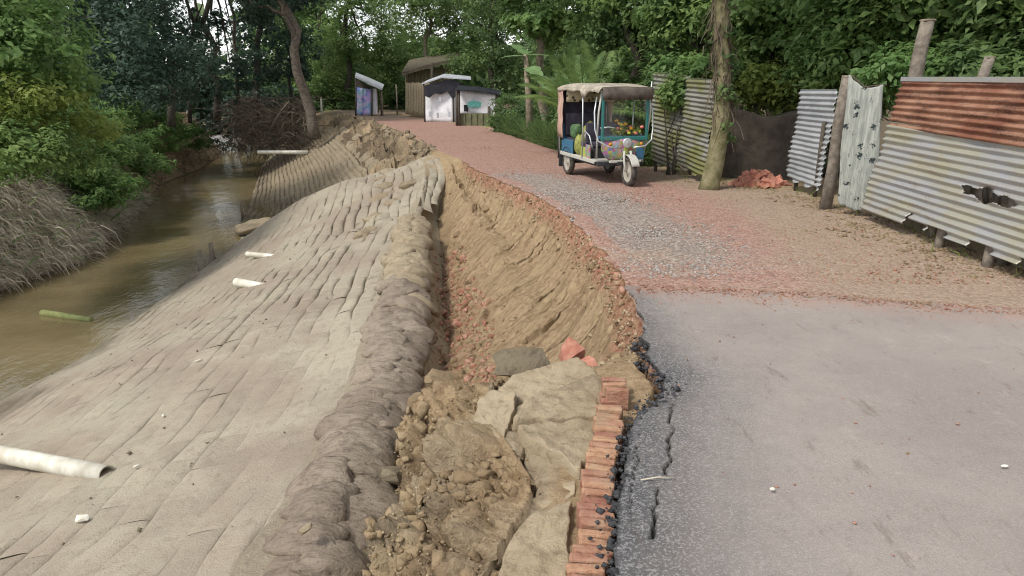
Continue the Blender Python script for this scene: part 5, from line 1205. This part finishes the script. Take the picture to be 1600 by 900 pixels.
# second stall with green boards
y2 = 30.6; b = Q(745, 198, y2); st = empty('boarded_stall', (b[0], y2, 0)); q = rel(st)
mb = MB(); quad_panel(mb, [q(718, 178, y2 + .3), q(777, 182, y2 - .2), q(777, 148, y2 - .2), q(718, 140, y2 + .3)], 12, 8, .05, 3); mb.build('front_tarp', MAT['tarp_white'], st, smooth=True, solid=.02)
for k in range(5):
    pa, pb = 718 + k * 9.2, 718 + (k + 1) * 9.2 - .5
    mb = MB(); quad_panel(mb, [q(pa, 196 + k, y2 - .05), q(pb, 197 + k, y2 - .1), q(pb, 177, y2 - .1), q(pa, 177, y2 - .05)], 2, 2, 0); mb.build('board', MAT['green_board'], st, solid=.03)
for px, pt in ((714, 140), (717, 142), (764, 166), (776, 148)):
    mb = MB(); p = q(px, 199, y2 - .2); p[2] = -.1; t_ = q(px, pt, y2 - .2); mb.tube([tuple(p), tuple(t_)], .055, 7); mb.build('post', MAT['wood_dark'], st, smooth=True)
mb = MB(); G = np.array([[q(712, 141, y2 - .4), q(745, 142, y2 - .4), q(782, 148, y2 - .4)], [q(716, 134, y2 + 1.3), q(748, 136, y2 + 1.3), q(783, 142, y2 + 1.3)]]); mb.grid(G); mb.build('plastic_roof', MAT['tarp_black'], st, solid=.05)
mb = MB(); mb.box(tuple(q(728, 169, y2 + .12)), (.16, .04, .26)); mb.build('hatch', MAT['tarp_black'], st)
MAT['turq'] = simple('turquoise_paint', (0.10, 0.42, 0.38), (0.25, 0.58, 0.52), 14, .7, .002)
mb = MB(); V, F = blob(.28, .012, .14, 14, 7, .5, 3, 4, 2.2); mb.add(V + q(741, 163, y2 - .02), F); mb.build('painted_patch', MAT['turq'], st)
mb = MB(); mb.grid(np.array([[q(718, 178, y2 + .3), q(718, 140, y2 + .3)], [q(726, 178, y2 + 1.5), q(726, 140, y2 + 1.5)]])); mb.build('side_tarp', MAT['tarp_white'], st, solid=.02)
tag(st, 'low white stall with mossy board front and black posts', 'stall')
# bamboo hut
y3 = 36.5; b = Q(655, 182, y3); st = empty('bamboo_hut', (b[0], y3, 0)); q = rel(st)
for k in range(9):
    pa, pb = 634 + k * 4.2, 634 + (k + 1) * 4.2 - .4
    mb = MB(); quad_panel(mb, [q(pa, 178 + k * .8, y3 + .5 - k * .15), q(pb, 178.8 + k * .8, y3 + .4 - k * .15), q(pb, 129 + (k % 2), y3 + .4 - k * .15), q(pa, 129, y3 + .5 - k * .15)], 3, 6, .05, k); mb.build('wall_mat', MAT['bamboo'], st, smooth=True, solid=.03)
for k in range(14):
    px = 640 + k * 5; p0 = q(px, 132, y3 + 1.2); p1 = q(px, 112 - k * .8, y3 + 1.2); mb = MB(); mb.tube([tuple(p0), tuple(p1)], .075, 6); mb.build('bamboo_slat', MAT['bamboo'], st, smooth=True)
mb = MB(); G = np.array([[q(628, 116, y3 + .2), q(650, 109, y3), q(680, 101, y3), q(712, 94, y3)], [q(640, 96, y3 + 2.6), q(660, 92, y3 + 2.6), q(690, 88, y3 + 2.6), q(720, 84, y3 + 2.6)]]); mb.grid(G); mb.build('thatch_roof', MAT['thatch'], st, solid=.16)
mb = MB(); p = q(676, 180, y3 - .2); p[2] = 0; mb.tube([tuple(p), tuple(q(675, 98, y3 - .2))], .07, 7); mb.build('corner_post', MAT['wood_dark'], st, smooth=True)
mb = MB(); mb.grid(np.array([[q(634, 178, y3 + .5), q(634, 112, y3 + .5)], [q(640, 172, y3 + 3), q(640, 112, y3 + 3)]])); mb.build('end_wall', MAT['bamboo'], st, solid=.04)
tag(st, 'tall bamboo-mat hut with sloping thatch roof behind the stalls', 'hut')
# blue kiosk
y4 = 38.5; b = Q(572, 180, y4); st = empty('poster_kiosk', (b[0], y4, 0)); q = rel(st)
t = NT('faded_posters'); n1 = t.voro(2.6, out='Color'); n2 = t.noise(5, 4)
hv = t.n('ShaderNodeHueSaturation'); hv.inputs['Saturation'].default_value = .5; t.l(n1, hv.inputs['Color'])
MAT['poster'] = t.fin(t.mix(.8, hv.outputs[0], t.mix(t.ramp(n2, .42, .58), (0.02, 0.12, 0.34), (0.25, 0.20, 0.42))), .6)
mb = MB(); quad_panel(mb, [q(557, 180, y4), q(580, 180, y4 - .3), q(580, 140, y4 - .3), q(557, 136, y4)], 8, 8, .03, 5); mb.build('poster_wall', MAT['poster'], st, smooth=True, solid=.03)
mb = MB(); p = q(586, 176, y4); mb.box(tuple(p + np.array([0, 0, .55])), (.28, .25, 1.25)); mb.build('white_pillar', MAT['tarp_white'], st, bevel=.02)
mb = MB(); G = np.array([[q(555, 120, y4 - .6), q(575, 130, y4 - .6), q(597, 140, y4 - .6)], [q(556, 114, y4 + 1.4), q(578, 123, y4 + 1.4), q(600, 133, y4 + 1.4)]]); mb.grid(G); mb.build('roof', MAT['roof_grey'], st, solid=.07)
mb = MB(); G = np.array([[q(556, 124, y4 + .6), q(592, 142, y4 + .6)], [q(556, 178, y4 + .6), q(592, 176, y4 + .6)]]); mb.grid(G); mb.build('back_wall', MAT['wood_dark'], st, solid=.04)
for px, pt in ((556, 122), (581, 134), (596, 140)):
    mb = MB(); p = q(px, 180, y4 - .35); p[2] = 0; mb.tube([tuple(p), tuple(q(px, pt, y4 - .35))], .045, 7); mb.build('post', MAT['wood_dark'], st, smooth=True)
tag(st, 'small kiosk pasted with blue posters under a tilted grey roof', 'kiosk')
# thin poles by the bend
for k, (px, pt, y_, r_, lab) in enumerate(((598, 142, 38, .035, 'thin pale pole beside the blue kiosk'), (621, 132, 39.5, .045, 'bamboo pole standing between the kiosk and the bamboo hut'), (503, 168, 38.5, .05, 'short white marker post above the brushwood'))):
    b = Q(px, 180, y_); o_ = MB(); o_.tube([(0, 0, -.1), (.01, 0, .9), (0, 0, Q(px, pt, y_)[2])], [r_, r_ * .95, r_ * .8], 8); o = o_.build('pole', MAT['pvc'] if k == 2 else MAT['wood'], smooth=True); o.location = (b[0], y_, 0); tag(o, lab, 'pole')

# ------------------------------------------------------------------ the battery rickshaw
def rickshaw():
    phi = PI + .273
    root = empty('rickshaw', (1.57, 15.17, 0.0), phi)
    cream = simple('cream_canvas', (0.25, 0.215, 0.165), (0.44, 0.39, 0.315), 5, .85, .006)
    pink = simple('faded_pink_canvas', (0.40, 0.25, 0.195), (0.52, 0.36, 0.28), 6, .85, .006)
    visor = simple('stained_brown_canvas', (0.055, 0.045, 0.037), (0.14, 0.115, 0.095), 6, .8, .006)
    teal = paint('teal_paint', (0.025, 0.15, 0.135), .45, .5); blue = paint('blue_paint', (0.035, 0.13, 0.22), .5, .5); yel = paint('yellow_green_paint', (0.36, 0.40, 0.07), .5, .5)
    green = paint('green_paint', (0.07, 0.33, 0.10)); steel = paint('steel_tube', (0.55, 0.57, 0.58), .3, .3, .7); dark = paint('dark_frame', (0.03, 0.032, 0.035), .6)
    rub = simple('tyre_rubber', (0.03, 0.028, 0.026), (0.10, 0.085, 0.07), 14, .9, .004); seatm = simple('seat_vinyl', (0.035, 0.03, 0.045), (0.07, 0.06, 0.085), 9, .55, .003)
    rimm = paint('rim_paint', (0.34, 0.31, 0.26), .6, .5); white = paint('white_paint', (0.46, 0.45, 0.40), .5, .5)
    t = NT('painted_decor'); v = t.voro(17, t.pos((1, 1, 1), obj=True), out='Color'); hv = t.n('ShaderNodeHueSaturation'); hv.inputs['Saturation'].default_value = 1.1; hv.inputs['Value'].default_value = .8; t.l(v, hv.inputs['Color'])
    decor = t.fin(t.mix(.62, hv.outputs[0], (0.26, 0.15, 0.12)), .5)
    t = NT('patterned_lining'); v = t.voro(11, t.pos((1, 1, 1), obj=True)); lining = t.fin(t.mix(t.ramp(v, .25, .4), (0.06, 0.045, 0.03), (0.42, 0.36, 0.24)), .8)
    t = NT('windscreen_glass'); tr = t.n('ShaderNodeBsdfTransparent'); gl = t.n('ShaderNodeBsdfGlossy'); gl.inputs['Roughness'].default_value = .06; ms = t.n('ShaderNodeMixShader'); ms.inputs[0].default_value = .12
    tr.inputs[0].default_value = (.86, .92, .90, 1); t.l(tr.outputs[0], ms.inputs[1]); t.l(gl.outputs[0], ms.inputs[2]); t.l(ms.outputs[0], t.out.inputs[0]); glass = t.m
    B = lambda name, mat, *boxes, bevel=.012, parent=root: [mb_ := MB(), [mb_.box(c_, d_) for c_, d_ in boxes], mb_.build(name, mat, parent, bevel=bevel)][2]
    def Tb(name, mat, pts, r, parent=root, n=8):
        mb = MB(); mb.tube(pts, r, n); return mb.build(name, mat, parent, smooth=True)
    B('chassis', dark, ((0, .55, .36), (.90, 2.0, .07)), ((0, 1.55, .40), (.34, .5, .06)), ((0, .0, .26), (.86, .07, .07)))
    B('floor', white, ((0, .62, .415), (.98, 1.75, .035)))
    for s in (-1, 1):
        B('side_rail', white, ((s * .485, .55, .405), (.03, 1.85, .075)))
        B('rear_side_panel', blue, ((s * .475, .02, .57), (.03, .60, .26)))
        B('front_side_panel', decor, ((s * .47, 1.12, .56), (.03, .22, .25)))
    B('rear_panel', blue, ((0, -.33, .70), (.96, .03, .60)))
    B('rear_seat', seatm, ((0, -.02, .66), (.88, .46, .13)), bevel=.04); B('rear_backrest', seatm, ((0, -.27, .98), (.88, .09, .46)), bevel=.04)
    B('seat_base', dark, ((0, -.02, .51), (.86, .44, .17)))
    B('front_bench', seatm, ((0, .72, .66), (.86, .28, .10)), bevel=.035); B('bench_base', yel, ((0, .72, .52), (.84, .26, .19)))
    B('bench_back', seatm, ((0, .88, .90), (.86, .06, .34)), bevel=.025)
    B('driver_seat', seatm, ((0, 1.05, .68), (.78, .26, .10)), bevel=.035); B('battery_box', dark, ((0, 1.02, .52), (.76, .3, .2)))
    # canopy
    ny_, nx_ = 22, 17; G = np.zeros((ny_, nx_, 3))
    for j in range(ny_):
        yv = -.46 + 2.18 * j / (ny_ - 1)
        for i in range(nx_):
            u = -1 + 2 * i / (nx_ - 1); x = .545 * math.copysign(abs(u) ** .8, u)
            z = 1.775 - .06 * abs(u) ** 5 - .045 * max(0, (j - 15) / 6) ** 2 - .03 * max(0, (4 - j) / 4) ** 2 + .008 * float(fbm([u * 3], [yv * 3], o=2, seed=3)[0])
            if i in (0, nx_ - 1): z -= .05 + .004 * math.sin(j * 2.1); x *= 1.005
            G[j, i] = (x, yv, z)
    mb = MB(); mb.grid(G); cn = mb.build('canopy', cream, root, smooth=True, solid=.008)
    # torn valances along both sides, deeper towards the front post
    for s in (-1, 1):
        V2 = []
        for k in range(15):
            yv = -.44 + 1.98 * k / 14; dp = .055 + .012 * math.sin(k * 1.3) + (.09 if 9 < k < 12 else 0)
            V2.append([(s * .552, yv, 1.69), (s * (.556 + .012 * math.sin(k * 2)), yv, 1.69 - dp)])
        mb = MB(); mb.grid(V2); mb.build('valance', cream, cn, smooth=True, solid=.005)
    mb = MB(); mb.grid([[(x, yv - .05 * abs(x) ** 2, z) for x in np.linspace(-.48, .48, 9)] for yv, z in ((1.755, 1.725), (1.80, 1.68), (1.80, 1.60), (1.77, 1.51))]); mb.build('front_visor', visor, root, smooth=True, solid=.012)
    # rear curtain wraps the back corners
    for s in (-1, 1):
        mb = MB(); mb.grid([[(s * (.535 + .01 * math.sin(k * 2.2)), yv + .012 * math.sin(k), 1.70 - .98 * k / 8) for k in range(9)] for yv in (-.44, -.34, -.24, -.15)]); mb.build('rear_curtain', pink, root, smooth=True, solid=.012)
    mb = MB(); mb.grid([[(x, -.445 + .01 * math.sin(x * 20), z) for x in np.linspace(-.53, .53, 12)] for z in (1.70, 1.3, 1.0, .72)]); mb.build('back_curtain', pink, root, smooth=True, solid=.012)
    mb = MB(); mb.grid([[(x, .0 + .05 * math.sin(x * 9), z) for x in np.linspace(-.5, .5, 14)] for z in (1.69, 1.55, 1.42)]); mb.build('hanging_lining', lining, root, smooth=True, solid=.01)
    mb = MB(); mb.grid([[(x, -.40 + .012 * math.sin(x * 17), z) for x in np.linspace(-.51, .51, 12)] for z in (1.68, 1.2, .74)]); mb.build('cab_shade_sheet', seatm, root, smooth=True, solid=.01)  # dark sheet added before the pink back curtain, standing in for cab shade
    # posts
    for s in (-1, 1):
        Tb('post', steel, [(s * .50, -.40, .40), (s * .52, -.40, 1.70)], .016); Tb('post', steel, [(s * .50, .90, .42), (s * .52, .92, 1.70)], .015)
        Tb('front_post', white, [(s * .46, 1.52, .46), (s * .49, 1.60, .95), (s * .50, 1.66, 1.30), (s * .45, 1.66, 1.66)], .019)
        Tb('crash_loop', steel, [(s * .50, 1.55, 1.55), (s * .565, 1.62, 1.30), (s * .565, 1.66, 1.0), (s * .52, 1.72, .80), (s * .36, 1.80, .70), (s * .12, 1.83, .68)], .015)
        Tb('grab_rail', steel, [(s * .50, 1.40, .66), (s * .52, 1.30, .86), (s * .52, 1.10, .92), (s * .50, .95, .86)], .013)
    Tb('top_rail', steel, [(-.50, 1.66, 1.66), (.50, 1.66, 1.66)], .015); Tb('aerial', steel, [(-.50, 1.6, 1.3), (-.53, 1.6, 1.82)], .014)
    # windscreen
    ws = B('windscreen_frame', teal, ((-.43, 1.685, 1.20), (.05, .04, .80)), ((.43, 1.685, 1.20), (.05, .04, .80)), ((0, 1.685, .83), (.90, .05, .07)), ((0, 1.685, 1.58), (.90, .04, .05)), bevel=.01)
    mb = MB(); mb.grid([[(x, 1.69, z) for x in (-.41, 0, .41)] for z in (.86, 1.2, 1.56)]); mb.build('glass', glass, ws)
    Tb('wiper', dark, [(.05, 1.715, .88), (.18, 1.712, 1.15)], .006, ws)
    # front cowl
    mb = MB(); cw = []
    for z, wdt, dp in ((.42, .20, 1.70), (.50, .34, 1.72), (.62, .42, 1.74), (.74, .43, 1.73), (.83, .43, 1.70)):
        cw.append([(wdt * u, dp - .10 * abs(u) ** 2.2, z) for u in np.linspace(-1, 1, 13)])
    mb.grid(cw); fc = mb.build('front_cowl', decor, root, smooth=True, solid=.02)
    B('cowl_panel', blue, ((-.30, 1.725, .56), (.16, .03, .20)), bevel=.01, parent=fc); B('cowl_stripe', yel, ((0, 1.765, .58), (.07, .02, .30)), bevel=.006, parent=fc)
    B('dashboard', blue, ((0, 1.56, .84), (.84, .22, .06)))
    B('bumper', white, ((0, 1.76, .43), (.62, .05, .045)))
    mb = MB(); mb.lathe([(.001, .0), (.06, .02), (.085, .07), (.09, .10), (.07, .10), (.001, .115)], c=(0, 1.74, .765), n=18, axis='y'); mb.build('headlight', steel, root, smooth=True)
    for s in (-1, 1):
        mb = MB(); mb.lathe([(.001, .0), (.028, .01), (.03, .04), (.001, .05)], c=(s * .30, 1.74, .74), n=12, axis='y'); mb.build('indicator', paint('amber' if s > 0 else 'amber_lens', (0.55, 0.22, 0.02), .3, .1), root, smooth=True)
    Tb('handlebar', steel, [(-.34, 1.36, 1.00), (-.2, 1.44, 1.02), (0, 1.48, .98), (.2, 1.44, 1.02), (.34, 1.36, 1.00)], .014); Tb('steering_column', dark, [(0, 1.48, .98), (0, 1.80, .50)], .025)
    # wheels
    def wheel(x, y, r, wd):
        wr = bpy.data.objects.new('wheel', None); link(wr, root); wr.location = (x, y, r)
        mb = MB(); prof = [(r * .70, -wd * .40), (r * .86, -wd * .52), (r * .97, -wd * .36), (r, 0), (r * .97, wd * .36), (r * .86, wd * .52), (r * .70, wd * .40), (r * .70, -wd * .40)]
        mb.lathe(prof, n=30, axis='x'); mb.build('tyre', rub, wr, smooth=True)
        mb = MB(); mb.lathe([(.001, -wd * .30), (.04, -wd * .34), (.05, -wd * .15), (r * .55, -wd * .12), (r * .66, -wd * .36), (r * .72, -wd * .36), (r * .72, wd * .36), (r * .66, wd * .36), (r * .55, wd * .12), (.05, wd * .15), (.04, wd * .34), (.001, wd * .30)], n=26, axis='x'); mb.build('rim', rimm, wr, smooth=True)
        return wr
    wheel(0, 1.95, .265, .10); wheel(.44, 0, .25, .11); wheel(-.44, 0, .25, .11)
    mb = MB(); mb.grid([[(x, 1.95 + .30 * math.sin(a), .265 + .30 * math.cos(a)) for x in (-.075, -.06, .06, .075)] for a in np.linspace(-1.5, 1.15, 14)]); mb.build('mudguard', white, root, smooth=True, solid=.012)
    for s in (-1, 1):
        Tb('fork', white, [(s * .075, 1.95, .265), (s * .08, 1.90, .46), (s * .06, 1.84, .62)], .022)
        mb = MB(); mb.grid([[(s * x, .30 * math.sin(a), .25 + .30 * math.cos(a)) for x in (.36, .50)] for a in np.linspace(-1.4, 1.4, 12)]); mb.build('rear_mudguard', dark, root, smooth=True, solid=.01)
    Tb('axle', dark, [(-.44, 0, .25), (.44, 0, .25)], .03)
    for z in (.42, .56, .68): Tb('rear_bumper_bar', dark, [(-.52, -.46, z), (.52, -.46, z)], .016)
    for s in (-1, 1): Tb('rear_bumper_post', dark, [(s * .50, -.46, .28), (s * .50, -.46, .72)], .02)
    for s in (-1, 1): B('mud_flap', dark, ((s * .44, -.36, .25), (.18, .02, .26)))
    tag(root, 'battery rickshaw with cream canopy, teal windscreen frame and painted panels on the road', 'rickshaw')
    M = Matrix.Translation((1.57, 15.17, 0)) @ Matrix.Rotation(phi, 4, 'Z')
    sackm = [simple('dull_yellow_sack', (0.16, 0.17, 0.045), (0.33, 0.34, 0.10), 14, .8, .01), simple('dull_green_sack', (0.05, 0.10, 0.045), (0.12, 0.20, 0.09), 14, .8, .01), simple('dull_pale_sack', (0.20, 0.19, 0.16), (0.36, 0.34, 0.29), 14, .8, .01)]
    for k, (c_, r_, m_, lab) in enumerate((((.33, .40, .60), (.13, .13, .20), sackm[0], 'yellow-green sack standing by the rickshaw floor edge'), ((.34, .12, .86), (.12, .13, .14), sackm[1], 'green bundle on the rickshaw rear seat'), ((.12, .30, .86), (.14, .13, .17), sackm[0], 'yellow-green bundle in the middle of the rickshaw cab'), ((.28, .66, .82), (.10, .10, .13), sackm[2], 'pale bundle on the rickshaw bench'))):
        V, F = blob(*r_, 16, 10, .3, 2.2, 60 + k, 2.4); V = wrinkle(V, 80 + k, .02); mb = MB(); mb.add(V, F); o = mb.build('cargo_sack', m_, smooth=True); o.matrix_world = M @ Matrix.Translation(c_); tag(o, lab, 'sack')
    # flowers on the dashboard
    fr = empty('flower_bunch', M @ Vector((-.05, 1.52, .87))); rr = np.random.default_rng(4)
    fm = [paint('marigold', (0.70, 0.33, 0.02), .7, .05), paint('yellow_bloom', (0.66, 0.60, 0.06), .7, .05), paint('pink_bloom', (0.65, 0.20, 0.16), .7, .05)]
    for k in range(22):
        V, F = blob(.035, .035, .028, 10, 7, .3, 4, k, 2.0); mb = MB(); mb.add(V + np.array([rr.normal(0, .14), rr.normal(0, .05), .05 + abs(rr.normal(0, .10))]), F); mb.build('bloom', fm[k % 3], fr, smooth=True)
    leaves_mesh('leaf_spray', [(np.array([0, 0, .08]), (.24, .08, .14))], 220, .07, LEAF['yellow'], fr, 8, clump=.06, per=12)
    tag(fr, 'bunch of yellow and orange flowers behind the rickshaw windscreen', 'flowers')
rickshaw()

# ------------------------------------------------------------------ small things lying about
def small(name, V, F, mat, loc, rot, label, cat, smooth=True, group=None):
    o = blob_obj(name, V, F, mat, loc, eul(*rot), None, smooth); return tag(o, label, cat, group)
z_ = lambda x, y: slope_z(x, y) + .05
def on_slope(px, py):
    z = -1.6
    for _ in range(8): p = P(px, py, z); z = slope_z(p[0], p[1])
    return (p[0], p[1], z + .055)
clod('foam_scrap', on_slope(130, 820), (.055, .028, .016), (.1, 0, .1), MAT['pvc'], 'white foam scrap on the mud below the long pipe', 'scrap', seed=71, boxy=.95, rough=.02)
clod('pale_stone', P(478, 826, -.66), (.05, .026, .018), (0, -.3, .7), MAT['bag_tan'], 'pale stone on top of the grey bag roll', 'stone', seed=72, boxy=.5)
for k, (px, py, lab) in enumerate(((310, 570, 'thin white plastic strip on the open mud slope'), (256, 657, 'small white wrapper on the mud left of the plastic strip'), (508, 668, 'white crumb of plastic near the crest of the slope'), (215, 737, 'white fleck beside the mouth of the long pipe'))):
    V, F = blob(.05 if k == 0 else .028, .014, .008, 10, 5, .3, 3, 40 + k, 3); small('plastic_scrap', V, F, MAT['pvc'], on_slope(px, py), (0, 0, .9 + k), lab, 'litter')
V, F = blob(.013, .011, .007, 10, 6, .4, 3, 51, 2.5); small('white_pebble', V, F, MAT['pvc'], P(1207, 764, .03), (0, 0, .4), 'white pebble on the asphalt right of the crack', 'pebble')
V, F = blob(.02, .010, .006, 10, 6, .3, 3, 52, 2.5); small('paper_scrap', V, F, MAT['pvc'], P(1570, 728, .025), (0, 0, .1), 'tiny white paper scrap on the asphalt by the picture edge', 'litter')
mb = MB(); a, b = Vector(P(1001, 750, .0)), Vector(P(1054, 746, .02)); mb.tube([(0, 0, 0), tuple((b - a) * .5 + Vector((0, .004, .006))), tuple(b - a)], [.004, .004, .002], 6); o = mb.build('dry_twig', MAT['dry'], smooth=True); o.location = a; tag(o, 'thin dry twig lying across the asphalt crack', 'twig')
mb = MB(); a, b = Vector(P(66, 489, WATER_Z + .03)), Vector(P(142, 500, WATER_Z + .02)); mb.tube([(0, 0, 0), tuple((b - a) * .5), tuple(b - a)], [.07, .065, .055], 9); o = mb.build('floating_stem', simple('green_stem', (0.16, 0.19, 0.06), (0.30, 0.31, 0.14), 6, .7, .004), smooth=True); o.location = a; tag(o, 'green plant stem floating on the brown stream', 'stem')
# dark pebbles sprinkled on the mud slope
n = 420; py_ = R.uniform(4, 19, n); pt_ = R.random(n); px_, pz_ = slope_pt(py_, pt_)
scatter_lumps('mud_pebbles', np.stack([px_, py_, pz_ + .045], 1), .005, .022, MAT['clod_grey'], 'dark pebbles and crumbs sprinkled over the sandbag slope', 'pebbles', 61)
